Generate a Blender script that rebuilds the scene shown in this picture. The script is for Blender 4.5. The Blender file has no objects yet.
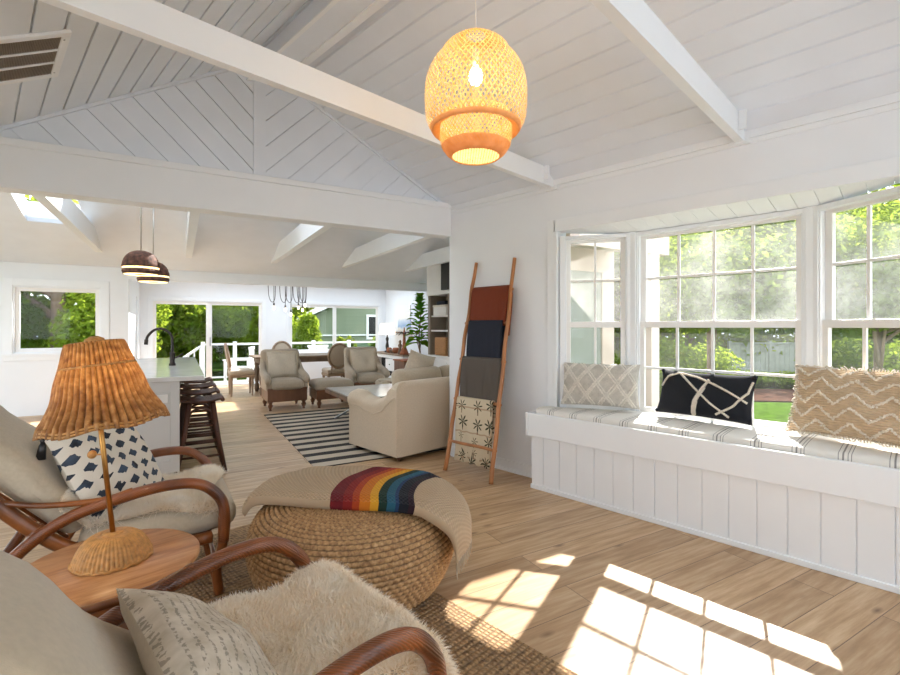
# A white vaulted cottage living room with bay window, rattan seating and an open kitchen beyond.
import bpy, bmesh, math, random
import numpy as np
from mathutils import Vector, Matrix

random.seed(7); rng = np.random.default_rng(7)
SC = bpy.context.scene
COL = SC.collection
PI = math.pi
TW = math.radians(15.3)                       # the far wing is skewed against the front room by this much
CT, ST = math.cos(TW), math.sin(TW)

def far(b, a, z=0.0):                          # (across, away, up) of the far wing -> world
    return Vector((b*CT + a*ST, -b*ST + a*CT, z))

def lin(h):
    h = h.lstrip('#'); c = [int(h[i:i+2], 16)/255 for i in (0, 2, 4)]
    return tuple((x/12.92 if x <= .04045 else ((x+.055)/1.055)**2.4) for x in c) + (1.0,)

# ------------------------------------------------------------------ materials
class NT:
    def __init__(s, name):
        s.m = bpy.data.materials.new(name); s.m.use_nodes = True
        s.t = s.m.node_tree; s.n = s.t.nodes
        s.b = s.n['Principled BSDF']; s.out = s.n['Material Output']
    def add(s, typ, **kw):
        n = s.n.new(typ)
        for k, v in kw.items(): setattr(n, k, v)
        return n
    def link(s, a, b): s.t.links.new(a, b)
    def coord(s, kind='Object', scale=(1, 1, 1), rot=(0, 0, 0)):
        c = s.add('ShaderNodeTexCoord'); m = s.add('ShaderNodeMapping')
        m.inputs['Scale'].default_value = scale; m.inputs['Rotation'].default_value = rot
        s.link(c.outputs[kind], m.inputs['Vector']); return m.outputs['Vector']
    def noise(s, vec, scale=5, detail=3, rough=.5):
        n = s.add('ShaderNodeTexNoise'); n.inputs['Scale'].default_value = scale
        n.inputs['Detail'].default_value = detail; n.inputs['Roughness'].default_value = rough
        s.link(vec, n.inputs['Vector']); return n.outputs['Fac']
    def ramp(s, fac, stops, interp='LINEAR'):
        r = s.add('ShaderNodeValToRGB'); r.color_ramp.interpolation = interp
        e = r.color_ramp.elements
        while len(e) < len(stops): e.new(.5)
        for k, (p, c) in enumerate(stops):
            e[k].position = p; e[k].color = c if len(c) == 4 else tuple(c)+(1,)
        s.link(fac, r.inputs['Fac']); return r.outputs['Color']
    def mix(s, fac, a, b, blend='MIX'):
        m = s.add('ShaderNodeMix', data_type='RGBA', blend_type=blend)
        for sock, v in ((m.inputs[0], fac), (m.inputs[6], a), (m.inputs[7], b)):
            if isinstance(v, (int, float)): sock.default_value = v
            elif isinstance(v, tuple): sock.default_value = v
            else: s.link(v, sock)
        return m.outputs[2]
    def math(s, op, a, b=0.0, c=0.0):
        m = s.add('ShaderNodeMath', operation=op)
        for sock, v in zip(m.inputs, (a, b, c)):
            if isinstance(v, (int, float)): sock.default_value = v
            else: s.link(v, sock)
        return m.outputs[0]
    def bump(s, h, strength=.3, dist=.01):
        b = s.add('ShaderNodeBump'); b.inputs['Strength'].default_value = strength
        b.inputs['Distance'].default_value = dist
        s.link(h, b.inputs['Height']); s.link(b.outputs['Normal'], s.b.inputs['Normal']); return b
    def set(s, **kw):
        for k, v in kw.items():
            i = s.b.inputs[k.replace('_', ' ')]
            if isinstance(v, (int, float, tuple)): i.default_value = v
            else: s.link(v, i)
        return s

def mat(name, col, rough=.5, var=.08, scale=12, stretch=(1, 1, 1), bump=0, bscale=None, metal=0, sheen=0, spec=.5, sub=0, coord='Object'):
    """plain surface with a little procedural variation"""
    N = NT(name); c = lin(col) if isinstance(col, str) else col
    v = N.coord(coord, stretch)
    f = N.noise(v, scale, 4)
    lo = tuple(x*(1-var) for x in c[:3])+(1,); hi = tuple(min(1, x*(1+var)) for x in c[:3])+(1,)
    N.set(Base_Color=N.ramp(f, [(.3, lo), (.7, hi)]), Roughness=rough, Metallic=metal)
    N.b.inputs['Specular IOR Level'].default_value = spec
    if sheen: N.set(Sheen_Weight=sheen)
    if bump: N.bump(N.noise(v, bscale or scale*6, 3), bump, .004)
    return N.m

MT = {}
MT['wall'] = mat('wall_paint', (.785, .81, .84, 1), .6, .015, 3, spec=.25)
MT['ceil'] = mat('ceiling_paint', (.735, .783, .845, 1), .55, .02, 4, spec=.3)
MT['trim'] = mat('trim_paint', (.80, .825, .85, 1), .35, .012, 5, spec=.4)
MT['sash'] = mat('window_vinyl', (.82, .81, .79, 1), .35, .012, 5)
MT['cab'] = mat('cabinet_paint', (.62, .615, .60, 1), .4, .015, 4)
MT['brass'] = mat('aged_brass', '#b98b4e', .32, .1, 40, metal=1)
MT['iron'] = mat('dark_iron', '#3b3532', .45, .15, 40, metal=.7)
MT['steel'] = mat('steel', '#b9bcc0', .3, .05, 40, metal=1)
MT['black'] = mat('black', '#141416', .35, .1, 10)
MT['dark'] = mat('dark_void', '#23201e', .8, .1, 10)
MT['cream'] = mat('cream_linen', '#b5a690', .9, .06, 60, bump=.25, bscale=500, sheen=.3)
MT['cream2'] = mat('cream_linen_light', '#b9ab94', .9, .06, 60, bump=.25, bscale=500, sheen=.3)
MT['sofa'] = mat('oatmeal_linen', '#cdbca4', .92, .07, 90, bump=.3, bscale=420, sheen=.3)
MT['club'] = mat('taupe_linen', '#a79a88', .92, .08, 60, bump=.2, bscale=300, sheen=.2)
MT['clubpil'] = mat('pale_linen', '#c4b8a6', .92, .08, 60, bump=.2, bscale=300, sheen=.2)
MT['walnut'] = mat('turned_walnut', '#6a452e', .4, .3, 8, (1, 1, .2))
MT['darkwood'] = mat('dark_stool_wood', '#4b2c1f', .4, .35, 9, (1, 1, .25))
MT['greywood'] = mat('weathered_wood', '#6e5a48', .55, .25, 8, (1, 1, .2))
MT['chairwood'] = mat('limed_oak', '#8c7660', .55, .2, 10, (1, 1, .2))
MT['ladder'] = mat('oak_ladder', '#a86f42', .45, .25, 10, (1, 1, .12), bump=.2, bscale=60)
MT['white'] = mat('white_enamel', (.8, .8, .79, 1), .35, .02, 5)
MT['quartz'] = mat('white_quartz', (.66, .66, .65, 1), .12, .06, 6)
MT['basket'] = mat('wicker_basket', '#a5784c', .7, .35, 70, bump=.6, bscale=120)
MT['shelfgrey'] = mat('grey_panelling', '#85796c', .6, .06, 4)
MT['navy'] = mat('navy_weave', '#14171f', .95, .3, 120, bump=.5, bscale=260)
MT['bark'] = mat('bark', '#7d6a58', .9, .3, 14, (1, 1, .3), bump=.6, bscale=40)
MT['pot'] = mat('glazed_pot', '#c9c4ba', .4, .08, 10)
MT['terracotta'] = mat('rust_wood', '#8a4e2c', .6, .25, 20)
MT['deck'] = mat('deck_boards', '#948d84', .7, .1, 3, (1, 12, 1))
MT['siding'] = None

def rattan(name, c0, c1, wrap=0):
    N = NT(name); v = N.coord('Object')
    f = N.noise(v, 7, 3); col = N.ramp(f, [(.3, lin(c0)), (.68, lin(c1))])
    if wrap:
        w = N.add('ShaderNodeTexWave', wave_type='BANDS', bands_direction='DIAGONAL'); w.inputs['Scale'].default_value = wrap
        w.inputs['Distortion'].default_value = 1.5; N.link(v, w.inputs['Vector'])
        col = N.mix(.35, col, N.ramp(w.outputs['Fac'], [(.1, lin('#5a3217')), (.5, lin('#d59a5c'))]), 'OVERLAY'); N.bump(w.outputs['Fac'], .5, .003)
    N.set(Base_Color=col, Roughness=.32); N.b.inputs['Coat Weight'].default_value = .25
    return N.m
MT['rattan'] = rattan('rattan_pole', '#4d2812', '#9a5a2a')
MT['rattanwrap'] = rattan('rattan_wrapping', '#4a2712', '#8f5629', 60)

def tabletop():
    N = NT('table_wood'); v = N.coord('Object', (1, 6, 1), (0, 0, .6))
    col = N.ramp(N.noise(v, 5, 6, .6), [(.25, lin('#8a552f')), (.5, lin('#b67f50')), (.75, lin('#cf9f70'))])
    N.set(Base_Color=col, Roughness=.35); return N.m
MT['tabletop'] = tabletop()

def floor_mat():
    N = NT('oak_plank_floor')
    v = N.coord('Object', (1, 1, 1), (0, 0, TW))
    br = N.add('ShaderNodeTexBrick'); br.offset = .37; br.offset_frequency = 2
    for k, x in (('Scale', 1), ('Mortar Size', .0022), ('Mortar Smooth', .1), ('Bias', 0), ('Brick Width', 1.75), ('Row Height', .185)):
        br.inputs[k].default_value = x
    br.inputs['Color1'].default_value = (0, 0, 0, 1); br.inputs['Color2'].default_value = (1, 1, 1, 1); br.inputs['Mortar'].default_value = (.5, .5, .5, 1)
    N.link(v, br.inputs['Vector'])
    # shift the grain per plank
    add = N.add('ShaderNodeVectorMath', operation='MULTIPLY_ADD'); N.link(br.outputs['Color'], add.inputs[0]); add.inputs[1].default_value = (7, 13, 3); N.link(v, add.inputs[2])
    mp = N.add('ShaderNodeMapping'); mp.inputs['Scale'].default_value = (1.1, 13, 1); N.link(add.outputs[0], mp.inputs['Vector'])
    grain = N.noise(mp.outputs['Vector'], 2.2, 8, .62)
    mp2 = N.add('ShaderNodeMapping'); mp2.inputs['Scale'].default_value = (1.6, 4.2, 1); N.link(add.outputs[0], mp2.inputs['Vector'])
    vo = N.add('ShaderNodeTexVoronoi'); vo.inputs['Scale'].default_value = 1.25; N.link(mp2.outputs['Vector'], vo.inputs['Vector'])
    base = N.ramp(grain, [(.28, lin('#a0805d')), (.5, lin('#bd9c76')), (.72, lin('#d3b894'))])
    tone = N.ramp(br.outputs['Color'], [(0, (.80, .77, .74)), (1, (1.08, 1.08, 1.08))])
    c = N.mix(1.0, base, tone, 'MULTIPLY')
    knot = N.ramp(vo.outputs['Distance'], [(.02, (1, 1, 1)), (.11, (0, 0, 0))])
    c = N.mix(N.math('MULTIPLY', knot, .75), c, lin('#5c3d24'))
    c = N.mix(N.math('MULTIPLY', br.outputs['Fac'], .75), c, lin('#57412e'))
    N.set(Base_Color=c, Roughness=N.ramp(grain, [(.3, (.42,)*3), (.7, (.3,)*3)]))
    N.b.inputs['Specular IOR Level'].default_value = .45
    N.bump(N.math('SUBTRACT', N.math('MULTIPLY', grain, .25), br.outputs['Fac']), .25, .004)
    return N.m
MT['floor'] = floor_mat()

def glass_mat(name='window_glass', haze=.0, tint=(1, 1, 1, 1)):
    N = NT(name); N.n.remove(N.b)
    tr = N.add('ShaderNodeBsdfTransparent'); tr.inputs['Color'].default_value = tint
    gl = N.add('ShaderNodeBsdfGlossy'); gl.inputs['Roughness'].default_value = .02
    lw = N.add('ShaderNodeLayerWeight'); lw.inputs['Blend'].default_value = .5
    fr = N.math('MULTIPLY_ADD', N.math('POWER', lw.outputs['Facing'], 5), .4, .010)
    mx = N.add('ShaderNodeMixShader'); N.link(fr, mx.inputs[0]); N.link(tr.outputs[0], mx.inputs[1]); N.link(gl.outputs[0], mx.inputs[2])
    last = mx.outputs[0]
    if haze:                                   # film of dust on the pane that catches the sun
        tl = N.add('ShaderNodeBsdfTranslucent'); tl.inputs['Color'].default_value = (.95, .93, .9, 1)
        v = N.coord('Object'); f = N.noise(v, 2.2, 3)
        f2 = N.noise(v, 38, 2)
        fac = N.math('MULTIPLY', N.ramp(f, [(.35, (.25,)*3), (.7, (1,)*3)]), N.ramp(f2, [(.3, (haze*.7,)*3), (.7, (haze,)*3)]))
        m2 = N.add('ShaderNodeMixShader'); N.link(fac, m2.inputs[0]); N.link(last, m2.inputs[1]); N.link(tl.outputs[0], m2.inputs[2]); last = m2.outputs[0]
    N.link(last, N.out.inputs['Surface']); return N.m
MT['glass'] = glass_mat()
MT['bayglass'] = glass_mat('dusty_glass', .14)
MT['lowglass'] = glass_mat('lower_glass', .025)
MT['glasspanel'] = glass_mat('rail_glass', 0, (.8, .88, .86, 1))

def leaf_mat(name, c0, c1, tr=.5):
    N = NT(name); N.n.remove(N.b)
    v = N.coord('Object'); col = N.ramp(N.noise(v, 1.4, 6, .75), [(.38, lin(c0)), (.64, lin(c1))])
    d = N.add('ShaderNodeBsdfDiffuse'); t = N.add('ShaderNodeBsdfTranslucent'); m = N.add('ShaderNodeMixShader'); m.inputs[0].default_value = tr
    N.link(col, d.inputs['Color']); N.link(N.mix(.55, col, lin('#c9da4a')), t.inputs['Color'])
    N.link(d.outputs[0], m.inputs[1]); N.link(t.outputs[0], m.inputs[2]); N.link(m.outputs[0], N.out.inputs['Surface']); return N.m
MT['leafA'] = leaf_mat('leaf_mid', '#1c3110', '#446420')
MT['leafB'] = leaf_mat('leaf_bright', '#324c12', '#7d9230')
MT['leafC'] = leaf_mat('leaf_dark', '#12200f', '#2c421d')
MT['leafD'] = leaf_mat('leaf_maple', '#2c3d1c', '#6c7d45', .5)
MT['leafF'] = leaf_mat('leaf_fiddle', '#1f5a1c', '#3f9a34', .3)
MT['lawn'] = mat('lawn', '#40561f', .95, .35, 6, bump=.5, bscale=80, spec=0)
MT['mulch'] = mat('mulch', '#4c372e', .95, .4, 30, bump=.6, bscale=60, spec=0)
MT['asphalt'] = mat('driveway_stone', '#7d7871', .9, .1, 20, spec=.1)

def glow_wicker(name, c0, c1, tr=.5, rough=.6, sc=30):
    N = NT(name); v = N.coord('Object'); col = N.ramp(N.noise(v, sc, 4), [(.3, lin(c0)), (.7, lin(c1))])
    t = N.add('ShaderNodeBsdfTranslucent'); N.link(col, t.inputs['Color']); m = N.add('ShaderNodeMixShader'); m.inputs[0].default_value = tr
    N.set(Base_Color=col, Roughness=rough); N.link(N.b.outputs[0], m.inputs[1]); N.link(t.outputs[0], m.inputs[2]); N.link(m.outputs[0], N.out.inputs['Surface'])
    return N.m
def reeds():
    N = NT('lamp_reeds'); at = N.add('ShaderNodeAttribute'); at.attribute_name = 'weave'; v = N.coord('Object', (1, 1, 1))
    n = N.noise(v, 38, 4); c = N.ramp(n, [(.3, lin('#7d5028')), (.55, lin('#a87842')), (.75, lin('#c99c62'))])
    c = N.mix(.75, c, N.ramp(at.outputs['Fac'], [(0, lin('#4a2a12')), (.55, (1, 1, 1, 1))]), 'MULTIPLY')  # grooves between reeds darkened in colour, standing in for shade
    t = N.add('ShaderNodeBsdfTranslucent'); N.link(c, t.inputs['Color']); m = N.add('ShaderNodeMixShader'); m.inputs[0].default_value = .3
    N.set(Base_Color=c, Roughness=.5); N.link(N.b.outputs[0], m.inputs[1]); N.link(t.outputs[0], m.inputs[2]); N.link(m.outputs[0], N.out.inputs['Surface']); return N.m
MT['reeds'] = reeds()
MT['shade'] = glow_wicker('lamp_wicker', '#8d5a28', '#c7955a', .3, .5, 45)
MT['lampbase'] = mat('wicker_base', '#b78447', .55, .3, 60, bump=.4, bscale=160)
MT['bamboo'] = glow_wicker('bamboo_strip', '#e8b668', '#f6d59a', .6)
MT['bamboorim'] = glow_wicker('bamboo_rim', '#e6ba80', '#f0cd9a', .55)
MT['domeweave'] = mat('dome_weave', '#5a3b2e', .8, .7, 34, bump=.8, bscale=110)

def emis(name, col, s):
    N = NT(name); N.set(Base_Color=lin(col), Emission_Color=lin(col)); N.b.inputs['Emission Strength'].default_value = s; return N.m
MT['bulb'] = emis('warm_bulb', '#ffe2b0', 30)
MT['domelight'] = emis('dome_ring_light', '#ffdc9a', 2.2)
MT['filament'] = emis('filament_bulb', '#fff0d8', 3)
MT['lampfabric'] = emis('lamp_fabric_lit', '#fff2df', .8)

def uvfabric(name, build, rough=.92, bump=None):
    N = NT(name); uv = N.add('ShaderNodeUVMap').outputs['UV']
    sp = N.add('ShaderNodeSeparateXYZ'); N.link(uv, sp.inputs[0])
    col, h = build(N, uv, sp.outputs['X'], sp.outputs['Y'])
    N.set(Base_Color=col, Roughness=rough)
    if h is not None: N.bump(h, bump or .6, .006)
    return N.m

def waffle(N, u, v, su, sv):
    a = N.math('SINE', N.math('MULTIPLY', u, su*2*PI)); b = N.math('SINE', N.math('MULTIPLY', v, sv*2*PI))
    return N.math('MULTIPLY_ADD', N.math('MULTIPLY', a, b), .5, .5)

def rainbow(N, uv, u, v):                      # uv in metres
    S0, LN = .475, .42
    stops = [('#bda486', 0)]+[(c, (S0+LN*f)/1.5) for c, f in (('#70101a', 0), ('#8a1c18', .16), ('#b03f14', .27), ('#cf7414', .36), ('#dfa024', .48), ('#123024', .58), ('#235a70', .67), ('#1b3860', .77), ('#10131f', .82), ('#2a0d1c', .92), ('#bda486', 1.0))]
    col = N.ramp(N.math('MULTIPLY', u, 1/1.5), [(p, lin(c)) for c, p in stops], 'CONSTANT')
    w = waffle(N, u, v, 46, 38)
    return N.mix(.5, col, N.ramp(w, [(0, (.55,)*3), (1, (1,)*3)]), 'MULTIPLY'), w
MT['rainbow'] = uvfabric('rainbow_knit', rainbow, bump=1.0)

def knitcol(c, c2, su, sv):
    def f(N, uv, u, v):
        w = waffle(N, u, v, su, sv); return N.mix(w, lin(c2), lin(c)), w
    return f
MT['rust'] = uvfabric('rust_knit', knitcol('#8a3c1c', '#5a2410', 60, 60))
MT['navyknit'] = uvfabric('navy_knit', knitcol('#262c3e', '#14171f', 60, 40))
MT['greyknit'] = uvfabric('grey_knit', knitcol('#6b625a', '#443d38', 90, 70))

def palmprint(N, uv, u, v):
    base = lin('#cdbfa4')
    vo = N.add('ShaderNodeTexVoronoi'); vo.inputs['Scale'].default_value = 6.5; vo.inputs['Randomness'].default_value = .35
    N.link(uv, vo.inputs['Vector'])
    sp = N.add('ShaderNodeVectorMath', operation='SUBTRACT'); N.link(N_scale(N, uv, 6.5), sp.inputs[0]); N.link(N_scale(N, vo.outputs['Position'], 6.5), sp.inputs[1])
    sx = N.add('ShaderNodeSeparateXYZ'); N.link(sp.outputs[0], sx.inputs[0])
    ang = N.math('ARCTAN2', sx.outputs['Y'], sx.outputs['X'])
    lob = N.math('MULTIPLY_ADD', N.math('SINE', N.math('MULTIPLY', ang, 7)), .18, .24)
    frond = N.math('LESS_THAN', vo.outputs['Distance'], lob)
    trunk = N.math('MULTIPLY', N.math('LESS_THAN', N.math('ABSOLUTE', sx.outputs['X']), .035), N.math('LESS_THAN', sx.outputs['Y'], 0))
    col = N.mix(N.math('MULTIPLY', trunk, .8), base, lin('#5a3b28')); col = N.mix(frond, col, lin('#3d3a26'))
    line = N.math('LESS_THAN', N.math('FRACT', N.math('MULTIPLY', v, 4.4)), .06)
    return N.mix(N.math('MULTIPLY', line, .5), col, lin('#8a5a3a')), N.noise(uv, 300)
def N_scale(N, vec, s):
    m = N.add('ShaderNodeVectorMath', operation='SCALE'); N.link(vec, m.inputs[0]); m.inputs['Scale'].default_value = s; return m.outputs[0]
MT['palm'] = uvfabric('palm_print', palmprint)

def ikat(N, uv, u, v):
    # rows of ragged diamonds
    d = N.add('ShaderNodeTexNoise'); d.inputs['Scale'].default_value = 40; N.link(uv, d.inputs['Vector'])
    du = N.math('MULTIPLY_ADD', d.outputs['Fac'], .03, -.015)
    row = N.math('FLOOR', N.math('MULTIPLY', v, 15))
    x = N.math('ADD', N.math('MULTIPLY', N.math('ADD', u, du), 12), N.math('MULTIPLY', row, .5))
    fx = N.math('ABSOLUTE', N.math('SUBTRACT', N.math('FRACT', x), .5)); fy = N.math('ABSOLUTE', N.math('SUBTRACT', N.math('FRACT', N.math('MULTIPLY', N.math('ADD', v, du), 15)), .5))
    inside = N.math('LESS_THAN', N.math('ADD', fx, fy), .37)
    return N.mix(inside, lin('#d2c8b8'), N.ramp(N.noise(uv, 9), [(.4, lin('#20222b')), (.6, lin('#3e4a5a'))])), N.noise(uv, 250)
MT['ikat'] = uvfabric('ikat_cotton', ikat, bump=.3)

def ticking(N, uv, u, v):                      # v runs along the bench in metres
    f = N.math('FRACT', N.math('MULTIPLY', v, 1/.205))
    def band(c, w): return N.math('LESS_THAN', N.math('ABSOLUTE', N.math('SUBTRACT', f, c)), w)
    s = N.math('MAXIMUM', band(.5, .02), N.math('MAXIMUM', band(.40, .009), N.math('MAXIMUM', band(.60, .009), band(.33, .009))))
    return N.mix(N.math('MULTIPLY', s, .7), lin('#dedad2'), lin('#3c3a3a')), N.noise(uv, 350)
MT['ticking'] = uvfabric('striped_ticking', ticking, bump=.2)

def stripes(N, uv, u, v):                      # rug, v along its length in metres
    f = N.math('FRACT', N.math('MULTIPLY', v, 1/.262))
    s = N.math('LESS_THAN', f, .46)
    return N.mix(s, lin('#c0b3a0'), lin('#2a2626')), N.noise(uv, 120)
MT['stripes'] = uvfabric('striped_rug', stripes)

def jute(N, uv, u, v):
    a = N.math('MULTIPLY_ADD', N.math('SINE', N.math('MULTIPLY', v, 2*PI/.028)), .5, .5)
    b = N.math('MULTIPLY_ADD', N.math('SINE', N.math('ADD', N.math('MULTIPLY', u, 2*PI/.02), N.math('MULTIPLY', N.noise(uv, 30), 6))), .5, .5)
    w = N.math('MULTIPLY', N.math('POWER', a, .5), N.math('MULTIPLY_ADD', b, .6, .4))
    n = N.noise(uv, 26, 4); n2 = N.noise(uv, 120, 2)
    c = N.ramp(n, [(.3, lin('#7d6248')), (.55, lin('#b08d64')), (.7, lin('#6b5039'))])
    c = N.mix(.6, c, N.ramp(w, [(0, (.25,)*3), (.6, (1,)*3)]), 'MULTIPLY'); c = N.mix(.3, c, N.ramp(n2, [(.35, (.4,)*3), (.6, (1.0,)*3)]), 'MULTIPLY')
    return c, w
MT['jute'] = uvfabric('jute_weave', jute, bump=1.0)

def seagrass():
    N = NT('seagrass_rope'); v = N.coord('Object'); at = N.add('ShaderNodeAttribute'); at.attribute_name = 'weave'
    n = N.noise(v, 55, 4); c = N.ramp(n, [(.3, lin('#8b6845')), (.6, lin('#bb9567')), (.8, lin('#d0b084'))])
    gap_shade = N.ramp(at.outputs['Fac'], [(.0, lin('#3c2819')), (.5, (1, 1, 1, 1))])  # gaps between rope strands painted darker, as if in shade
    N.set(Base_Color=N.mix(.7, c, gap_shade, 'MULTIPLY'), Roughness=.75); N.bump(N.noise(v, 220, 3), .4, .003); return N.m
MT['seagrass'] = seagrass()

def wool(name, root, tip):
    N = NT(name); at = N.add('ShaderNodeAttribute'); at.attribute_name = 'weave'
    n = N.noise(N.coord('Object'), 9, 3)
    c = N.ramp(at.outputs['Fac'], [(0, lin(root)), (.75, lin(tip))])
    c = N.mix(.3, c, N.ramp(n, [(.35, lin('#ecd2a8')), (.65, lin('#fdf8ef'))])); N.set(Base_Color=c, Roughness=.8, Sheen_Weight=.3)
    t = N.add('ShaderNodeBsdfTranslucent'); N.link(c, t.inputs['Color']); m = N.add('ShaderNodeMixShader'); m.inputs[0].default_value = .4; N.link(N.b.outputs[0], m.inputs[1]); N.link(t.outputs[0], m.inputs[2]); N.link(m.outputs[0], N.out.inputs['Surface']); return N.m
MT['wool'] = wool('sheep_wool', '#f5e3c4', '#fffaf0')
MT['woolw'] = wool('white_sheep_wool', '#efe0c6', '#fbf6ec')
def tuft_mat(name, c):
    return mat(name, c, .95, .12, 30, bump=.5, bscale=200, sheen=.2)
MT['ivory'] = tuft_mat('ivory_wool', '#d3c8b8'); MT['ivorytuft'] = tuft_mat('ivory_tuft', '#ded3c2')
MT['greywool'] = tuft_mat('silver_wool', '#c0bab0'); MT['greytuft'] = tuft_mat('silver_tuft', '#dbd5ca')
MT['beigewool'] = tuft_mat('sand_wool', '#cbb394')
def knitstripe(N, uv, u, v):
    f = N.math('FRACT', N.math('ADD', N.math('MULTIPLY', v, 36), N.math('MULTIPLY', N.noise(uv, 30), .8)))
    s = N.math('LESS_THAN', f, .3); d = N.math('GREATER_THAN', N.noise(uv, 90), .5)
    return N.mix(N.math('MULTIPLY', N.math('MULTIPLY', s, d), .6), N.ramp(N.noise(uv, 20), [(.3, lin('#b3a692')), (.7, lin('#d2c7b6'))]), lin('#6f665c')), s
MT['knitstripe'] = uvfabric('slub_knit', knitstripe, bump=.7)
SKY, SUN, EXPO = 3.2, 13.5, 0.36
# ------------------------------------------------------------------ mesh helpers
class MB:
    def __init__(s): s.v = []; s.f = []; s.sm = []; s.uv = {}; s.w = {}; s.mi = []
    def add(s, V, F, smooth=False, M=None, uv=None, w=None, mi=0):
        o = len(s.v)
        for k, p in enumerate(V):
            p = Vector(p)
            s.v.append(M @ p if M is not None else p)
            if uv is not None: s.uv[o+k] = uv[k]
            if w is not None: s.w[o+k] = w[k]
        for f in F: s.f.append([o+i for i in f]); s.sm.append(smooth); s.mi.append(mi)
        return s
    def box(s, x0, x1, y0, y1, z0, z1, M=None):
        V = [(x, y, z) for z in (z0, z1) for y in (y0, y1) for x in (x0, x1)]
        return s.add(V, [(0, 2, 3, 1), (4, 5, 7, 6), (0, 1, 5, 4), (2, 6, 7, 3), (0, 4, 6, 2), (1, 3, 7, 5)], False, M)
    def prism(s, poly, z0, z1, M=None):
        n = len(poly)
        V = [(x, y, z0) for x, y in poly] + [(x, y, z1) for x, y in poly]
        F = [tuple(range(n))[::-1], tuple(range(n, 2*n))] + [(i, (i+1) % n, n+(i+1) % n, n+i) for i in range(n)]
        return s.add(V, F, False, M)
    def tube(s, pts, r, n=8, M=None, closed=False, flat=1.0, up=None):
        P = [Vector(p) for p in pts]; m = len(P)
        R = [r]*m if isinstance(r, (int, float)) else list(r)
        V = []; prev = None
        for i in range(m):
            a = P[(i-1) % m] if (closed or i > 0) else P[i]; b = P[(i+1) % m] if (closed or i < m-1) else P[i]
            t = (b-a).normalized()
            if prev is None:
                ref = Vector(up) if up else (Vector((0, 0, 1)) if abs(t.z) < .9 else Vector((1, 0, 0)))
                nx = (ref - t*ref.dot(t)).normalized()
            else: nx = (prev - t*prev.dot(t)).normalized()
            prev = nx; ny = t.cross(nx)
            for k in range(n):
                an = 2*PI*k/n; V.append(P[i] + nx*(R[i]*math.cos(an)*flat) + ny*(R[i]*math.sin(an)))
        F = []
        for i in range(m if closed else m-1):
            j = (i+1) % m
            for k in range(n): F.append((i*n+k, i*n+(k+1) % n, j*n+(k+1) % n, j*n+k))
        if not closed: F += [tuple(range(n))[::-1], tuple(range((m-1)*n, m*n))]
        return s.add(V, F, True, M)
    def bar(s, a, b, r, n=8, M=None, r2=None): return s.tube([a, b], [r, r if r2 is None else r2], n, M)
    def grid(s, P, wu=False, wv=False, smooth=True, M=None, uv=None, w=None):
        nu, nv = len(P), len(P[0])
        V = [p for row in P for p in row]
        UV = [p for row in uv for p in row] if uv is not None else None
        WW = [p for row in w for p in row] if w is not None else None
        F = []
        for i in range(nu if wu else nu-1):
            for j in range(nv if wv else nv-1):
                a, b = i, (i+1) % nu; c, d = j, (j+1) % nv
                F.append((a*nv+c, b*nv+c, b*nv+d, a*nv+d))
        return s.add(V, F, smooth, M, UV, WW)
    def lathe(s, prof, n=24, M=None, cap=True, smooth=True):
        V = [(r*math.cos(2*PI*k/n), r*math.sin(2*PI*k/n), z) for r, z in prof for k in range(n)]
        m = len(prof); F = [(i*n+k, i*n+(k+1) % n, (i+1)*n+(k+1) % n, (i+1)*n+k) for i in range(m-1) for k in range(n)]
        if cap: F += [tuple(range(n))[::-1], tuple(range((m-1)*n, m*n))]
        return s.add(V, F, smooth, M)
    def ball(s, c, r, n=10, M=None):
        r = (r, r, r) if isinstance(r, (int, float)) else r
        P = [[(c[0]+r[0]*math.sin(PI*i/n)*math.cos(2*PI*j/(2*n)), c[1]+r[1]*math.sin(PI*i/n)*math.sin(2*PI*j/(2*n)), c[2]-r[2]*math.cos(PI*i/n)) for j in range(2*n)] for i in range(n+1)]
        return s.grid(P, False, True, True, M)
    def softbox(s, w, d, h, r, puff=0.0, n=12, M=None, uv=False, pf=None):
        """rounded, optionally puffed cushion centred on the origin"""
        hx, hy, hz = w/2, d/2, h/2; r = min(r, hx, hy, hz)
        def P(x, y, z):
            p = Vector((x*hx, y*hy, z*hz))
            q = Vector((max(-hx+r, min(hx-r, p.x)), max(-hy+r, min(hy-r, p.y)), max(-hz+r, min(hz-r, p.z))))
            e = p-q
            if e.length > 1e-9: p = q + e.normalized()*r
            k = puff*(1-min(1, x*x))**.7*(1-min(1, y*y))**.7
            p.z += k*z
            if pf: p = pf(p, x, y, z)
            return p
        g = [math.sin(PI/2*(2*i/n-1))*.55+(2*i/n-1)*.45 for i in range(n+1)]
        for ax in range(3):
            for sg in (-1, 1):
                R = []; U = []
                for a in g:
                    row = []; ur = []
                    for b in g:
                        c = [0, 0, 0]; c[ax] = sg; c[(ax+1) % 3] = a; c[(ax+2) % 3] = b*sg
                        row.append(P(*c)); ur.append((c[0]*hx, c[1]*hy))
                    R.append(row); U.append(ur)
                s.grid(R, smooth=True, M=M, uv=U if uv else None)
        return s
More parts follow.
